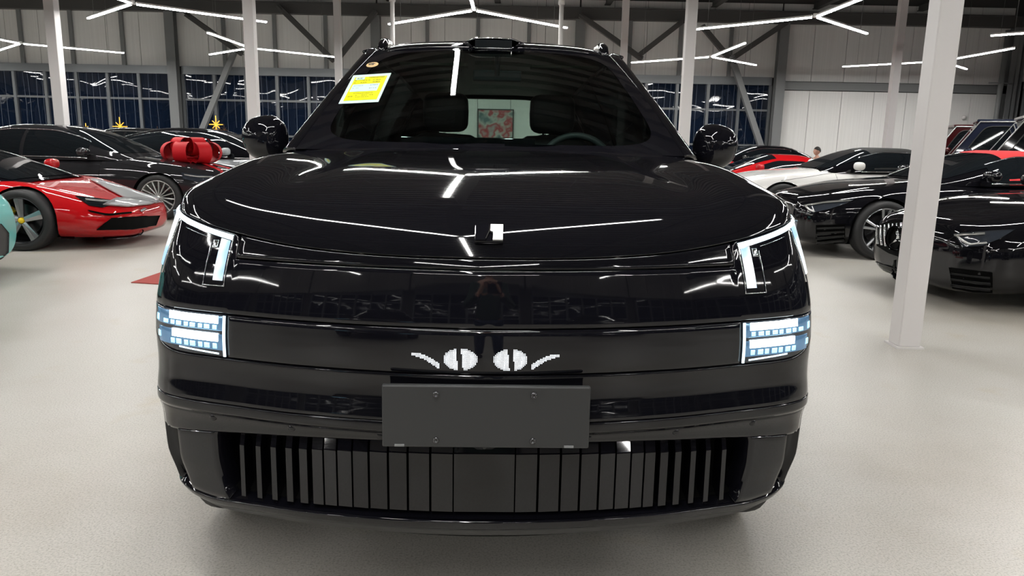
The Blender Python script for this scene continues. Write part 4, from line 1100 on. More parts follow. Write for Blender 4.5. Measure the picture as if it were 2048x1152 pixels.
    for s in (-1, 1):
        for pts in sp.get('seams', []):
            P = []
            for k in range(17):
                q = poly_at([(x, s * Wc, z) for x, z in pts], k / 16)
                h = bv.ray_cast(Vector((q.x, s * 2, q.z)), Vector((0, -s, 0))); P.append((h[0] + h[1] * .0005) if h[0] else q)
            obj('shut_line', tube(P, .0035, 4), MT['cavity'], root)
        for x, z in sp.get('handles', []):
            h = bv.ray_cast(Vector((x, s * 2, z)), Vector((0, -s, 0)))
            if h[0]: obj('door_handle', rbox(h[0].x, h[0].y + s * .008, h[0].z, .10, .016, .014, .6), MT[sp.get('handle', sp['paint'])], root)
    root['_'] = 0; del root['_']
    return root, body, cab, snap, bv
def cdecal(root, bvh_objs, name, A, B, mt, off=.004, nu=10, nv=3, mirror=None, yd=None):
    bv = bvh_of(bvh_objs); return decal(name, root, bv, A, B, MT[mt] if isinstance(mt, str) else mt, off, nu, nv, mirror, .004, yd)

SEDAN = dict(L=5.1, W=1.92, paint='sedan', front_axle=-.92, rear_axle=-4.0, R=.36, wheel='multi', rim='silver', tw=.25,
    top=[(0, .62), (-.03, .72), (-.12, .80), (-.4, .86), (-1.0, .95), (-1.6, 1.0), (-2.5, 1.0), (-4.2, 1.02), (-4.8, 1.0), (-5.02, .92), (-5.1, .75)],
    bottom=[(0, .30), (-.08, .22), (-.4, .18), (-4.6, .20), (-5.0, .28), (-5.1, .40)],
    plan=[(0, .50), (-.04, .66), (-.12, .78), (-.3, .89), (-.6, .96), (-1.0, 1.0), (-4.2, 1.0), (-4.7, .95), (-5.0, .82), (-5.1, .66)],
    cabin=dict(base=.93, w0=1.74, w1=1.30, roof=[(-1.35, .97), (-1.8, 1.19), (-2.3, 1.40), (-2.7, 1.475), (-3.2, 1.485), (-3.8, 1.40), (-4.4, 1.20), (-4.8, 1.0)], screen=(-1.5, -2.42), rear=(-3.95, -4.6), side=[(-2.02, -3.02), (-3.08, -4.15)], chrome=True, rail=.085),
    mirror=(-2.0, 1.06), seams=[[(-1.85, .30), (-1.80, .95)], [(-3.05, .28), (-3.05, .95)], [(-4.0, .95), (-3.85, .72)], [(-.95, .80), (-1.75, .93)]], handles=[(-2.85, .80), (-3.85, .82)], handle='chrome')
SUPER = dict(L=4.7, W=1.98, paint='red', front_axle=-1.12, rear_axle=-3.77, R=.355, wheel='star5', rim='rim', cal='yellow', cap='yellow', tw=.28, fender=.085, pt=.40, qt=.75,
    top=[(0, .36), (-.03, .44), (-.10, .50), (-.3, .575), (-.6, .66), (-1.0, .745), (-1.4, .80), (-2.2, .82), (-3.2, .90), (-4.0, .92), (-4.55, .88), (-4.7, .75)],
    bottom=[(0, .20), (-.06, .13), (-.3, .11), (-4.3, .12), (-4.7, .30)],
    plan=[(0, .36), (-.03, .50), (-.10, .66), (-.25, .80), (-.5, .91), (-.8, .96), (-1.2, .99), (-2.2, .95), (-3.6, 1.0), (-4.4, .96), (-4.7, .8)],
    cabin=dict(base=.74, w0=1.62, w1=1.0, roof=[(-1.15, .79), (-1.6, .97), (-2.0, 1.12), (-2.3, 1.185), (-2.7, 1.18), (-3.3, 1.05), (-3.9, .92)], screen=(-1.22, -2.2), rear=(-3.0, -3.7), side=[(-1.85, -3.0)], rail=.06, paint='gloss', aw=.40), steer=0.,
    mirror=(-1.75, .93), seams=[[(-1.75, .20), (-1.72, .75)], [(-2.9, .25), (-2.8, .80)]])
ROAD = dict(L=4.7, W=1.92, paint='black', front_axle=-.95, rear_axle=-3.65, R=.365, wheel='twin', rim='rim', tw=.27, fender=.045,
    top=[(0, .56), (-.03, .66), (-.10, .73), (-.35, .80), (-.9, .90), (-1.5, .965), (-1.9, .99), (-3.8, 1.0), (-4.4, .96), (-4.62, .88), (-4.7, .75)],
    bottom=[(0, .26), (-.07, .18), (-.3, .14), (-4.3, .16), (-4.7, .36)],
    plan=[(0, .50), (-.03, .63), (-.10, .76), (-.28, .88), (-.55, .95), (-.95, 1.0), (-2.2, .97), (-3.7, 1.0), (-4.4, .93), (-4.7, .7)],
    cabin=dict(base=.92, w0=1.66, w1=1.16, roof=[(-1.6, .95), (-2.0, 1.14), (-2.4, 1.29), (-2.75, 1.355), (-3.2, 1.35), (-3.7, 1.20), (-4.1, 1.0)], screen=(-1.68, -2.5), rear=(-3.45, -3.95), side=[(-2.28, -3.35)], rail=.08, chrome=True, paint='black', top=(-2.5, -4.05), toppaint='softblack', toplabel='black fabric soft top'),
    mirror=(-2.15, 1.05), seams=[[(-1.9, .28), (-1.85, .93)], [(-3.25, .30), (-3.2, .95)], [(-.9, .78), (-1.8, .92)]], handles=[(-3.0, .80)])
BOXY = dict(L=4.6, W=1.93, paint='navy', front_axle=-.80, rear_axle=-3.7, R=.40, wheel='suv', rim='gunmetal', tw=.26, fender=0., pt=.16, qt=.3,
    top=[(0, 1.0), (-.03, 1.10), (-.1, 1.14), (-1.1, 1.20), (-1.3, 1.22), (-4.5, 1.22), (-4.6, 1.15)], bottom=[(0, .42), (-.3, .38), (-4.3, .40), (-4.6, .5)],
    plan=[(0, .93), (-.05, .97), (-.3, 1.0), (-4.5, 1.0), (-4.6, .95)],
    cabin=dict(base=1.18, w0=1.74, w1=1.50, roof=[(-1.15, 1.22), (-1.35, 1.55), (-1.55, 1.88), (-1.7, 1.95), (-4.3, 1.96), (-4.5, 1.90), (-4.55, 1.3)], screen=(-1.2, -1.58), rear=(-4.5, -4.54), side=[(-1.62, -2.4), (-2.5, -3.3), (-3.4, -4.3)], rail=.14, p=.14, q=.85, aw=.8, wplan=[(-4.55, .98), (-1.15, .98)]),
    mirror=(-1.55, 1.32), seams=[[(-1.4, .5), (-1.4, 1.2)], [(-2.45, .5), (-2.45, 1.2)], [(-3.35, .5), (-3.35, 1.2)]], handles=[(-2.3, 1.05), (-3.2, 1.05)])
def place(front_contact, side, heading, sp):
    """root location so that the near front tyre stands on the given floor point; side +1: the near wheel is on the car's left"""
    c, s = math.cos(heading), math.sin(heading); lx, ly = sp['front_axle'], side * (sp['W'] / 2 - .125)
    return (front_contact[0] - (lx * c - ly * s), front_contact[1] - (lx * s + ly * c), 0)

# --- red supercar, facing right
hd_ = math.radians(4)
c = atZ(56, 500, 0)
rc, rb, rcab, snap, bv = build_car('sports_car', 'low red supercar with silver bonnet stripe and yellow brake calipers', place((c.x, c.y + .02), -1, hd_, SUPER), hd_, SUPER)
RO_ = [rb, rcab]
dr = lambda nm, A, B, mt, **k: cdecal(rc, RO_, nm, A, B, mt, yd=9.3, **k)
dr('bonnet_stripe', [(196, 362), (240, 374), (280, 388), (312, 397), (332, 404)], [(180, 360), (215, 380), (250, 398), (284, 402), (312, 408)], 'grey', nu=20, nv=6, off=.012)
dr('nose_patch', [(232, 400), (280, 399), (318, 405)], [(205, 412), (255, 416), (300, 411)], 'grey', nu=24, nv=6, off=.016)
dr('head_lamp', [(150, 393), (190, 397), (238, 404)], [(178, 412), (205, 416), (240, 406)], 'tint', nu=12)
dr('lamp_light', [(170, 399), (200, 402), (230, 404)], [(172, 402), (200, 405), (229, 406)], 'silver', off=.008, nu=8)
dr('front_intake', [(222, 436), (275, 433), (316, 431)], [(193, 458), (260, 458), (308, 451)], 'cavity', off=.012, nu=24, nv=6)
dr('front_lip', [(122, 473), (180, 476), (250, 472), (296, 466)], [(122, 479), (180, 481), (250, 478), (296, 471)], 'gloss', off=.012, nu=14, nv=2)
for A, B in (([(175, 420), (215, 428), (262, 424)], [(180, 424), (215, 432), (262, 427)]),):
    dr('lamp_slot', A, B, 'cavity', nu=8)
# --- graphite saloon behind it
hd_ = math.radians(2)
c = atY(318, 385, 12.1)
sc_, sb, scab, snap, bv = build_car('saloon_car', 'dark graphite saloon with chrome window line and red bow on its bonnet', place((c.x, 12.15), -1, hd_, SEDAN), hd_, SEDAN)
ds = lambda nm, A, B, mt, **k: cdecal(sc_, [sb], nm, A, B, mt, yd=12.4, **k)
ds('head_lamp', [(362, 345), (395, 349), (432, 352)], [(366, 358), (395, 364), (425, 360)], 'lens', nu=10)
ds('lamp_light', [(368, 349), (395, 353), (424, 354)], [(369, 351), (395, 355), (424, 356)], 'silver', off=.01, nu=6)
ds('grille', [(425, 372), (440, 371)], [(430, 395), (442, 392)], 'gunmetal', nu=4)
# --- charcoal hatchback and silver car further back
C2 = dict(SEDAN); C2['L'] = 4.6; C2['paint'] = 'sedan'
hd_ = math.radians(0)
p = atY(405, 330, 17.3)
c2, c2b, *_ = build_car('hatchback_car', 'charcoal hatchback behind the graphite saloon, left of the red bow', (-5.6, 17.6, 0), hd_, dict(SEDAN, R=.34))
p = atY(545, 340, 16.2)
c3, c3b, c3c, *_ = build_car('coupe_car', 'silver car with bright window frames left of the left mirror', (-3.35, 15.1, 0), math.radians(0), dict(SEDAN, paint='silverp', cabin=dict(SEDAN['cabin'], paint='black')))
# --- teal car at the left edge
hd_ = math.radians(6)
p = atY(30, 470, 7.6)
tl, tb, tcab, *_ = build_car('hot_hatch', 'teal car with black mesh grille cut by the left edge', (p.x + .17, 6.75, 0), hd_, dict(SEDAN, paint='teal', L=4.5, zm=lambda x: .42, pt=.30, bottom=[(0, .16), (-.08, .12), (-.4, .12), (-4.6, .20), (-5.0, .28), (-5.1, .40)], plan=[(0, .78), (-.04, .84), (-.12, .90), (-.3, .95), (-.6, .98), (-1.0, 1.0), (-4.2, 1.0), (-4.7, .95), (-5.0, .82), (-5.1, .66)],
    cabin=dict(SEDAN['cabin'])))
dt = lambda nm, A, B, mt, **k: cdecal(tl, [tb], nm, A, B, mt, yd=7.2, **k)
dt('mesh_grille', [(-40, 450), (0, 447), (16, 466)], [(-40, 520), (0, 518), (15, 505)], 'gloss', nu=8, nv=8)
# --- black convertible with red top, facing left
hd_ = math.radians(181)
c = atZ(1762, 521, 0)
bk, bb, bcab, *_ = build_car('convertible_car', 'black convertible with bright red soft top behind the nearest column', place((c.x, c.y + .12), 1, hd_, ROAD), hd_, dict(ROAD, cabin=dict(ROAD['cabin'], toppaint='softred', toplabel='bright red fabric soft top')))
db = lambda nm, A, B, mt, **k: cdecal(bk, [bb], nm, A, B, mt, yd=9.6, **k)
db('head_lamp', [(1606, 410), (1650, 403), (1712, 398)], [(1624, 426), (1660, 418), (1690, 408)], 'lens', nu=12)
db('lamp_light', [(1610, 411), (1650, 405), (1700, 401)], [(1611, 413), (1650, 407.5), (1700, 403)], 'silver', off=.01, nu=10, nv=1)
db('lamp_light', [(1609, 412), (1618, 421), (1628, 425)], [(1613, 411), (1622, 419), (1631, 423)], 'silver', off=.01, nu=6, nv=1)
db('front_intake', [(1632, 450), (1660, 450), (1690, 448)], [(1632, 490), (1660, 488), (1690, 480)], 'cavity', nu=8)
for k in range(4): db('intake_slat', [(1634, 455 + 9 * k), (1688, 453 + 8 * k)], [(1634, 458 + 9 * k), (1688, 456 + 8 * k)], 'satin', off=.01, nu=6, nv=1)
# --- nearest black car at the right edge
hd_ = math.radians(190)
GT = dict(ROAD, bottom=[(0, .20), (-.07, .13), (-.3, .11), (-4.3, .14), (-4.7, .36)], cabin=dict(ROAD['cabin'], roof=[(-1.7, .95), (-2.1, 1.13), (-2.5, 1.27), (-2.85, 1.335), (-3.3, 1.31), (-3.8, 1.15), (-4.3, 1.0)], screen=(-1.78, -2.6), top=None), wheel='multi')
p = atY(1790, 480, 7.35)
gt, gb, gcab, *_ = build_car('grand_tourer', 'nearest glossy black sports car cut by the right edge, with upright chrome grille bars', (p.x + .01, 7.0, 0), hd_, GT)
dg = lambda nm, A, B, mt, **k: cdecal(gt, [gb], nm, A, B, mt, yd=7.2, **k)
dg('grille_opening', [(1754, 452), (1775, 444), (1812, 442)], [(1756, 492), (1778, 506), (1816, 520)], 'cavity', nu=10, nv=6)
for k in range(7):
    x = 1755 + k * 8
    dg('grille_bar', [(x, 452 - k), (x - 1, 470), (x + 1, 488 + 2.2 * k)], [(x + 2.6, 452 - k), (x + 1.6, 470), (x + 3.6, 488 + 2.2 * k)], 'chrome', off=.018, nu=8, nv=1)
cc = (1800, 478); an = [2 * PI * k / 24 for k in range(25)]
dg('badge_disc', [(cc[0] + 18 * math.cos(a), cc[1] + 22 * math.sin(a)) for a in an], [cc, cc], 'cavity', off=.022, nu=24, nv=1)
dg('badge_ring', [(cc[0] + 19 * math.cos(a), cc[1] + 23 * math.sin(a)) for a in an], [(cc[0] + 15.5 * math.cos(a), cc[1] + 19.5 * math.sin(a)) for a in an], 'chrome', off=.028, nu=24, nv=1)
for a in (-PI / 2, PI / 6, 5 * PI / 6):
    e = (cc[0] + 17 * math.cos(a), cc[1] + 21 * math.sin(a)); q = (-3 * math.sin(a), 3 * math.cos(a))
    dg('badge_star', [(cc[0] + q[0], cc[1] + q[1]), e], [(cc[0] - q[0], cc[1] - q[1]), e], 'chrome', off=.028, nu=3, nv=1)
dg('head_lamp', [(1908, 468), (1960, 464), (2030, 460)], [(1928, 494), (1965, 492), (2000, 478)], 'lens', nu=12)
dg('lamp_light', [(1912, 470), (1940, 469), (1970, 468)], [(1912, 473), (1940, 472), (1970, 471)], 'silver', off=.01, nu=8, nv=1)
dg('lamp_light', [(1912, 471), (1926, 484), (1938, 491), (1975, 487)], [(1917, 471), (1930, 481), (1941, 487), (1973, 484)], 'silver', off=.01, nu=8, nv=1)
dg('front_intake', [(1745, 520), (1770, 530), (1800, 540)], [(1748, 534), (1770, 548), (1800, 560)], 'satin', nu=8)
dg('side_intake', [(1900, 535), (1940, 540), (1985, 545)], [(1906, 575), (1945, 582), (1985, 584)], 'cavity', nu=8)
for k in range(3): dg('intake_slat', [(1905, 545 + 11 * k), (1945, 550 + 11 * k), (1980, 553 + 11 * k)], [(1905, 548 + 11 * k), (1945, 553 + 11 * k), (1980, 556 + 11 * k)], 'satin', off=.012, nu=8, nv=1)
dg('front_lip', [(1742, 543), (1790, 566), (1880, 590), (2060, 606)], [(1742, 549), (1790, 573), (1880, 597), (2060, 613)], 'gloss', off=.03, nu=16, nv=1)
# --- white convertible
hd_ = math.radians(180)
c = atY(1566, 400, 12.8)
wc, wbd, wcab, *_ = build_car('white_convertible', 'white convertible with black soft top behind the black convertible', place((c.x, 12.9), 1, hd_, ROAD), hd_, dict(ROAD, paint='white', wheel='multi', rim='gunmetal'))
# --- red coupe and black coupe behind
p = atY(1462, 345, 16.0)
r2, *_ = build_car('red_coupe', 'small view of a red coupe between the right mirror and the white convertible', (3.1, 16.05, 0), math.radians(180), dict(SUPER, L=4.25, rear_axle=-3.5, cabin=dict(SUPER['cabin'], paint='red', rail=.13, aw=.85)))
p = atY(1400, 330, 18.8)
b2, *_ = build_car('black_coupe', 'black coupe roof just right of the right mirror, beyond the red coupe', (3.3, 19.0, 0), math.radians(180), dict(ROAD, cabin=dict(ROAD['cabin'], top=None)))
# --- off-roaders in the far right corner: boxy cabins with flat panes
def box_cabin(root, body_mat, roof_mat, wm=.86, wt=.77, zb=1.16, zt_=1.93):
    xf0, xf1, xr1, xr0 = -1.22, -1.72, -4.42, -4.56
    C_ = [Vector(p) for p in ((xf0, 0, zb), (xf1, 0, zt_), (xr1, 0, zt_), (xr0, 0, zb))]
    def side(s, u, v, off=0.):
        b = C_[0].lerp(C_[3], u); t = C_[1].lerp(C_[2], u); p = b.lerp(t, v); p.y = s * (wm + (wt - wm) * v + off); return p
    fr = join(*[([side(s, 0, 0), side(s, 1, 0), side(s, 1, 1), side(s, 0, 1)], [(0, 1, 2, 3) if s < 0 else (3, 2, 1, 0)]) for s in (-1, 1)],
              ([side(-1, 0, 0), side(-1, 0, 1), side(1, 0, 1), side(1, 0, 0)], [(0, 1, 2, 3)]), ([side(-1, 1, 0), side(1, 1, 0), side(1, 1, 1), side(-1, 1, 1)], [(0, 1, 2, 3)]))
    obj('cabin_frame', fr, MT[body_mat], root, smooth=False)
    r = obj('roof', xf(box((xr1 - .06, -wt - .02, zt_ - .01), (xf1 + .06, wt + .02, zt_ + .05), .02), Matrix.Identity(4)), MT[roof_mat], root, smooth=False)
    obj('roof_gutter', join(*[tube([side(s, 0, 0, .012), side(s, 0, 1, .012), side(s, 1, 1, .012)], .016, 6) for s in (-1, 1)]), MT['silver'], root)
    for s in (-1, 1):
        for u0, u1 in ((.06, .30), (.345, .62), (.665, .94)):
            k = 20; P = []
            for q in range(k):
                a = 2 * PI * q / k; uu = (u0 + u1) / 2 + (u1 - u0) / 2 * sgn(math.cos(a)) * abs(math.cos(a)) ** .35; vv = .50 + .38 * sgn(math.sin(a)) * abs(math.sin(a)) ** .35; P.append(side(s, uu, vv, .006))
            obj('side_window', (P + [p + Vector((0, -s * .01, 0)) for p in P], [tuple(range(k))] + [(q, (q + 1) % k, k + (q + 1) % k, k + q) for q in range(k)]), MT['tint'], root, smooth=False)
            obj('window_seal', tube([p + Vector((0, s * .003, 0)) for p in P + [P[0]]], .012, 5), MT['satin'], root)
    def fq(x0, z0_, x1, z1_, w0_, w1_, off): return [Vector((x0 + off, -w0_, z0_)), Vector((x0 + off, w0_, z0_)), Vector((x1 + off, w1_, z1_)), Vector((x1 + off, -w1_, z1_))]
    obj('windscreen', (fq(-1.27, zb + .07, -1.68, zt_ - .07, wm - .08, wt - .05, .012), [(0, 1, 2, 3)]), MT['tint'], root, smooth=False)
    obj('rear_window', (fq(-4.55, zb + .12, -4.44, zt_ - .10, wm - .18, wt - .14, -.012), [(3, 2, 1, 0)]), MT['tint'], root, smooth=False)
BX = dict(BOXY); BX.pop('cabin')
h_ = math.radians(152)
o1, *_ = build_car('red_offroader', 'dark red boxy off-roader partly hidden by the nearest column', (10.2, 21.4, 0), math.radians(158), dict(BX, paint='wine')); box_cabin(o1, 'wine', 'wine')
o2, *_ = build_car('blue_offroader', 'dark blue boxy off-roader behind the red soft top', (8.58, 17.6, 0), h_, dict(BX)); box_cabin(o2, 'navy', 'navy')
o3, o3b, *_ = build_car('white_roof_offroader', 'boxy black off-roader with white roof at the right edge', (7.95, 15.2, 0), h_, dict(BX, paint='black')); box_cabin(o3, 'black', 'white')
im = o3.matrix_world.inverted(); p0 = im @ atY(2028, 276, 13.9)
pp = obj('window_paper', box((-2.15, .80, 1.40), (-1.95, .803, 1.74)), MT['stickw'], o3, smooth=False); pp.location = (0, .03, 0); pp.rotation_euler = (math.radians(0), 0, 0)
# --- cars behind the viewer, seen only as reflections
v1, v1b, *_ = build_car('estate_car', 'dark saloon parked behind the viewer, to the left', (-2.3, -2.4, 0), math.radians(72), dict(SEDAN, paint='black'))
v2, *_ = build_car('parked_saloon', 'graphite saloon parked behind the viewer, to the right', (3.6, -3.6, 0), math.radians(100), dict(SEDAN))
for i, (nm, root, body_) in enumerate((('grille', v1, v1b),)):
    gr = obj('grille_frame', box((.0, -.36, .36), (.03, .36, .70), .01), MT['cavity'], root, smooth=False)
    for k in range(17):
        y = -.34 + .68 * k / 16; obj('grille_bar', box((.028, y - .008, .37), (.05, y + .008, .69)), MT['chrome'], gr, smooth=False)
    for s in (-1, 1):
        obj('head_lamp', rbox(-.10, s * .68, .66, .10, .16, .05, .6), MT['ledblue'], root)

# ================================================================== small things
# red gift bow with loops and two ribbon tails over the saloon's bonnet
bx = atY(381, 306, 12.85)
bow = empty('ribbon_bow', (bx.x - .02, 12.95, 1.0)); BS = 1.5; tag(bow, 'large red ribbon bow on the bonnet of the graphite saloon', 'bow')
def loop(az, el, r, w, off):
    """one loop: a band bent into a teardrop, pointing outwards at azimuth az and elevation el"""
    V, Fc = [], []; n = 18
    for k in range(n + 1):
        a = -2.75 + 5.5 * k / n
        px_, pz_ = off + r * (1.05 + math.cos(a) * 1.05), r * math.sin(a) * (.95 if abs(a) < 1.7 else .8)
        for y_ in (-w / 2, w / 2): V.append(Vector((px_, y_, pz_)))
    for k in range(n): Fc.append((2 * k, 2 * k + 1, 2 * k + 3, 2 * k + 2))
    m_ = Matrix.Rotation(az, 4, 'Z') @ Matrix.Rotation(-el, 4, 'Y')
    V2 = [m_ @ v for v in V]; inner = [m_ @ (v * .97 + Vector((off * .03, 0, 0))) for v in V]
    k = len(V2); Fc += [tuple(i + k for i in q[::-1]) for q in Fc]
    return V2 + inner, Fc
for k in range(7): obj('bow_loop', loop(2 * PI * k / 7 + .2, .22, .125 * BS, .15 * BS, .06 * BS), MT['ribbon'], bow)
for k in range(5): obj('bow_loop', loop(2 * PI * k / 5 + .5, .72, .105 * BS, .15 * BS, .05 * BS), MT['ribbon'], bow)
obj('bow_loop', loop(.3, 1.4, .075 * BS, .14 * BS, .05 * BS), MT['ribbon'], bow)
obj('bow_centre', rbox(0, 0, .06, .09, .09, .07, .8), MT['ribbon'], bow)
inv = bow.matrix_world.inverted() if False else Matrix.Translation((-bx.x + .02, -12.95, -1.0))
sbv = bvh_of([sb])
def tail(P, Q):
    def f(u, v):
        a = Vector((*poly_at([(*p, 0) for p in P], u).xy, 0)).lerp(poly_at([(*p, 0) for p in Q], u), v); h = sbv.ray_cast(Vector((a.x, a.y, 3)), Vector((0, 0, -1)))
        if h[0] is None: h = sbv.find_nearest(Vector((a.x, a.y, .8)))
        return inv @ (h[0] + Vector((0, 0, .012 + .01 * math.sin(u * 9))))
    obj('bow_tail', panel(f, 20, 2, .001, .004), MT['ribbon'], bow)
tail([(bx.x, 12.87), (bx.x + .5, 12.6), (bx.x + .95, 12.35)], [(bx.x, 13.0), (bx.x + .5, 12.75), (bx.x + .95, 12.52)])
tail([(bx.x, 12.92), (bx.x + .5, 13.05), (bx.x + .9, 13.15)], [(bx.x, 13.05), (bx.x + .5, 13.2), (bx.x + .9, 13.32)])
# lit wire trees with stars
def light_tree(px, py, Y, h_extra, label, r=.42, n=8, star=.20):
    p = atY(px, py, Y); t = empty('light_tree', (p.x, p.y, 0)); tag(t, label, 'decoration', 'lit wire trees by the windows')
    H = p.z - .12
    obj('stand', join(tube([(0, 0, .0), (0, 0, H)], .012, 6), tube([(r * math.cos(2 * PI * k / 20), r * math.sin(2 * PI * k / 20), .03) for k in range(21)], .012, 5)), MT['steeld'], t)
    for k in range(12):
        a = 2 * PI * k / 12
        obj('light_string', tube([(r * (1 - q / 10) * math.cos(a + .25 * q), r * (1 - q / 10) * math.sin(a + .25 * q), .04 + (H - .04) * q / 10) for q in range(11)], .009, 4), MT['treeblue'], t)
    vf = ([], [])
    for k in range(n):
        a = 2 * PI * k / n + PI / 2; rr_ = star * (1.25 if k == 0 else (1 if k % 2 == 0 else .75)); vf = join(vf, tube([(0, 0, p.z), (rr_ * math.cos(a), 0, p.z + rr_ * math.sin(a))], [.016, .010], 5))
    s_ = obj('star_topper', vf, MT['star'], t); s_['label'] = 'glowing amber star topper'
light_tree(240, 253, 20.6, 0, 'lit blue wire tree with big amber star above the graphite saloon roof')
light_tree(172, 257, 22.0, 0, 'smaller lit tree whose amber star tip peeps over the saloon roof', star=.12)
light_tree(432, 249, 18.9, 0, 'lit blue wire tree with amber star beside the silver car', r=.40, star=.17)
# round lamp on the wall at right, small camera shape
p = atY(1929, 235, YB - .1)
tag(obj('wall_lamp', xf(lathe([(0, -.06), (.045, -.05), (.065, -.02), (.065, .05)], 16), Matrix.Translation((p.x, YB - .08, p.z))), MT['column']), 'small round white fitting on the white wall near the right corner', 'fitting')

# ---------------------------------------------------------------- people: one continuous skinned body each, clothes as children
def skin(name, pts, edges, material, parent, sub=2, root=0):
    me = bpy.data.meshes.new(name); me.from_pydata([tuple(p[:3]) for p in pts], edges, []); me.materials.append(material)
    o = bpy.data.objects.new(name, me); COL.objects.link(o)
    md = o.modifiers.new('skin', 'SKIN'); md.use_smooth_shade = True
    for i, v in enumerate(me.skin_vertices[0].data):
        r = pts[i][3]; v.radius = r if isinstance(r, tuple) else (r, r); v.use_root = (i == root)
    sb_ = o.modifiers.new('sub', 'SUBSURF'); sb_.levels = sub; sb_.render_levels = sub
    bpy.context.view_layer.update()
    m2 = bpy.data.meshes.new_from_object(o.evaluated_get(bpy.context.evaluated_depsgraph_get()))
    o.modifiers.clear(); o.data = m2
    for p_ in m2.polygons: p_.use_smooth = True
    if parent: o.parent = parent
    return o
def head(parent, c, yaw, s=1.0):
    """head with jaw, nose, eyes, ears and hair; looks along +Y turned by yaw"""
    def f(u, v):
        a = 2 * PI * u; b = PI * v - PI / 2; x = math.cos(b) * math.cos(a) * .078; y = math.cos(b) * math.sin(a) * .098; z = math.sin(b) * .115
        if z < 0: x *= 1 + z * 2.6; y = y * (1 + z * 1.2) + .012 * (-z / .1)
        if y > 0: y += .022 * math.exp(-((z + .012) / .018) ** 2 - (x / .013) ** 2) - .008 * math.exp(-((z - .018) / .016) ** 2 - ((abs(x) - .03) / .018) ** 2) + .005 * math.exp(-((z + .052) / .010) ** 2 - (x / .026) ** 2)
        return Vector((x, y, z)) * s
    m_ = Matrix.Translation(c) @ Matrix.Rotation(yaw, 4, 'Z')
    h = obj('head', xf(grid(f, 48, 32), m_), MT['skin'], parent)
    def hr(u, v):
        a = 2 * PI * u; b = PI / 2 - v * (1.15 + .75 * (1 - math.sin(a)) / 2); return Vector((math.cos(b) * math.cos(a) * .085, math.cos(b) * math.sin(a) * .105 - .006, math.sin(b) * .122 + .006)) * s
    obj('hair', xf(grid(hr, 28, 10), m_), MT['hair'], parent)
    for sx in (-1, 1):
        obj('ear', xf(rbox(sx * .078 * s, -.005, -.005, .010, .018, .030, .8), m_), MT['skin'], parent)
        obj('eye', xf(rbox(sx * .030 * s, .088 * s, .018 * s, .011, .006, .006, .9), m_), MT['hair'], parent)
def hand(parent, wrist, dirv, palmn, side, curl=.5):
    """palm and five fingers: dirv points along the fingers, palmn out of the palm"""
    d = Vector(dirv).normalized(); n = Vector(palmn).normalized(); w = d.cross(n).normalized() * side
    W = Vector(wrist); pts = [(*(W - d * .03), (.026, .019)), (*W, (.028, .018)), (*(W + d * .045), (.038, .015)), (*(W + d * .085), (.040, .013))]; E_ = [(0, 1), (1, 2), (2, 3)]
    skin('palm', pts, E_, MT['skin'], parent)
    for k, (o_, ln) in enumerate(((-.030, .068), (-.010, .078), (.010, .072), (.029, .056))):
        b0 = W + d * .075 + w * o_; P = [b0]; dd = d.copy()
        for j in range(3):
            dd = (dd + n * curl * .75).normalized(); P.append(P[-1] + dd * ln * (.42, .32, .26)[j])
        skin('finger', [(*p, .0088 - .0012 * i) for i, p in enumerate(P)], [(0, 1), (1, 2), (2, 3)], MT['skin'], parent)
    b0 = W + d * .02 - w * .028; P = [b0, b0 - w * .030 + d * .022 + n * .008, b0 - w * .036 + d * .052 + n * .022, b0 - w * .028 + d * .075 + n * .034]
    skin('thumb', [(*p, .0115 - .0016 * i) for i, p in enumerate(P)], [(0, 1), (1, 2), (2, 3)], MT['skin'], parent)
# photographer, seen only in the black car's panels
ph = empty('person', (.0, -.52, 0)); tag(ph, 'person in dark green jumper and jeans holding up a phone, reflected in the black car', 'person')
sh, el, wr_ = [(s * .19, 0, 1.42) for s in (-1, 1)], [(s * .27, .17, 1.17) for s in (-1, 1)], [(s * .125, .46, 1.33) for s in (-1, 1)]
J = [(0, 0, .98, (.15, .11)), (0, 0, 1.12, (.135, .10)), (0, 0, 1.30, (.155, .11)), (0, 0, 1.44, (.13, .085)), (0, .01, 1.52, .055), (0, .02, 1.58, .05),
     (*sh[0], .062), (*el[0], .046), (*wr_[0], .030), (*sh[1], .062), (*el[1], .046), (*wr_[1], .030),
     (-.095, 0, .90, .092), (-.11, .02, .50, .062), (-.12, -.02, .10, .042), (.095, 0, .90, .092), (.12, .02, .50, .062), (.13, -.02, .10, .042)]
ED = [(0, 1), (1, 2), (2, 3), (3, 4), (4, 5), (3, 6), (6, 7), (7, 8), (3, 9), (9, 10), (10, 11), (0, 12), (12, 13), (13, 14), (0, 15), (15, 16), (16, 17)]
skin('body', J, ED, MT['skin'], ph)
grow = lambda q, g: (*q[:3], tuple(r + g for r in q[3]) if isinstance(q[3], tuple) else q[3] + g)
jm = [grow(J[i], .02) for i in (0, 1, 2, 3, 6, 7, 8, 9, 10, 11)]; jm[0] = (0, 0, .86, (.185, .14)); jm[1] = (0, 0, 1.10, (.175, .135)); jm[6] = (wr_[0][0] * 1.0, .45, 1.325, .046); jm[9] = (wr_[1][0], .45, 1.325, .046)
skin('jumper', jm, [(0, 1), (1, 2), (2, 3), (3, 4), (4, 5), (5, 6), (3, 7), (7, 8), (8, 9)], MT['green'], ph)
tr = [grow(J[0], .012)] + [grow(J[i], .014) for i in (12, 13, 14, 15, 16, 17)]
skin('trousers', tr, [(0, 1), (1, 2), (2, 3), (0, 4), (4, 5), (5, 6)], MT['jeans'], ph)
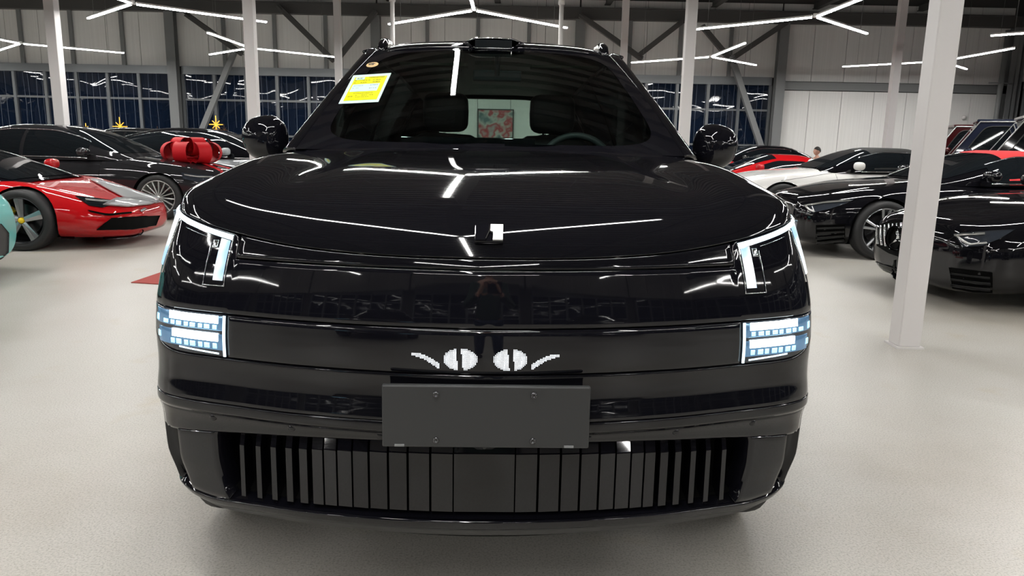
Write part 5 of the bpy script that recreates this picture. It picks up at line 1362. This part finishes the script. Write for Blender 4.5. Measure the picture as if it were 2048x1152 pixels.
for s in (-1, 1):
    obj('shoe', rbox(s * .125, .05, .05, .05, .14, .05, .7), MT['softblack'], ph)
    hand(ph, wr_[0 if s < 0 else 1], (-s * .75, .15, .55), (-s * .15, .95, -.05) if False else (-s * .6, .5, -.5), -s, .6)
head(ph, (0, .03, 1.67), 0)
phn = obj('phone', box((-.080, -.004, -.037), (.080, .004, .037), .003), MT['gloss'], None, smooth=False, loc=(.052, -.035, CAM_H - .018)); tag(phn, 'dark phone held sideways in both hands of the reflected person', 'phone')
# visitor sitting behind the white convertible
v0 = atY(1637, 311, 21.3)
vp = empty('person', (v0.x, 21.3, v0.z - 1.17), math.radians(100)); vp.location.z = 0; zz = v0.z - 1.22
tag(vp, 'dark-haired person in dark clothes seated far behind the white convertible', 'person')
J2 = [(0, 0, .50, (.15, .11)), (0, 0, .68, (.13, .10)), (0, .02, .88, (.15, .11)), (0, .03, 1.0, (.12, .085)), (0, .04, 1.07, .05), (0, .05, 1.12, .048),
      (-.19, .03, .98, .06), (-.23, .10, .72, .045), (-.14, .30, .62, .03), (.19, .03, .98, .06), (.23, .10, .72, .045), (.14, .30, .62, .03),
      (-.10, .08, .50, .09), (-.12, .46, .50, .065), (-.12, .44, .08, .042), (.10, .08, .50, .09), (.12, .46, .50, .065), (.12, .44, .08, .042)]
J2 = [(a, b_, c_, r_) for a, b_, c_, r_ in J2]
skin('body', J2, ED, MT['skin'], vp)
skin('jacket', [grow(J2[i], .02) for i in (0, 1, 2, 3, 6, 7, 8, 9, 10, 11)], [(0, 1), (1, 2), (2, 3), (3, 4), (4, 5), (5, 6), (3, 7), (7, 8), (8, 9)], MT['cloth'], vp)
skin('trousers', [grow(J2[0], .012)] + [grow(J2[i], .014) for i in (12, 13, 14, 15, 16, 17)], [(0, 1), (1, 2), (2, 3), (0, 4), (4, 5), (5, 6)], MT['cloth'], vp)
for s in (-1, 1): obj('shoe', rbox(s * .12, .50, .05, .05, .13, .05, .7), MT['softblack'], vp)
head(vp, (0, .06, 1.22), 0)
ch = empty('office_chair', (v0.x, 21.3, 0), math.radians(100)); tag(ch, 'dark office chair under the seated person', 'chair')
obj('seat', box((-.23, -.22, .36), (.23, .24, .40), .015), MT['cloth'], ch, smooth=False); obj('backrest', box((-.21, -.26, .50), (.21, -.215, .86), .015), MT['cloth'], ch, smooth=False)
obj('base', join(tube([(0, 0, .02), (0, 0, .36)], .03, 8), *[tube([(0, 0, .06), (.28 * math.cos(2 * PI * k / 5), .28 * math.sin(2 * PI * k / 5), .03)], .02, 5) for k in range(5)]), MT['gunmetal'], ch)
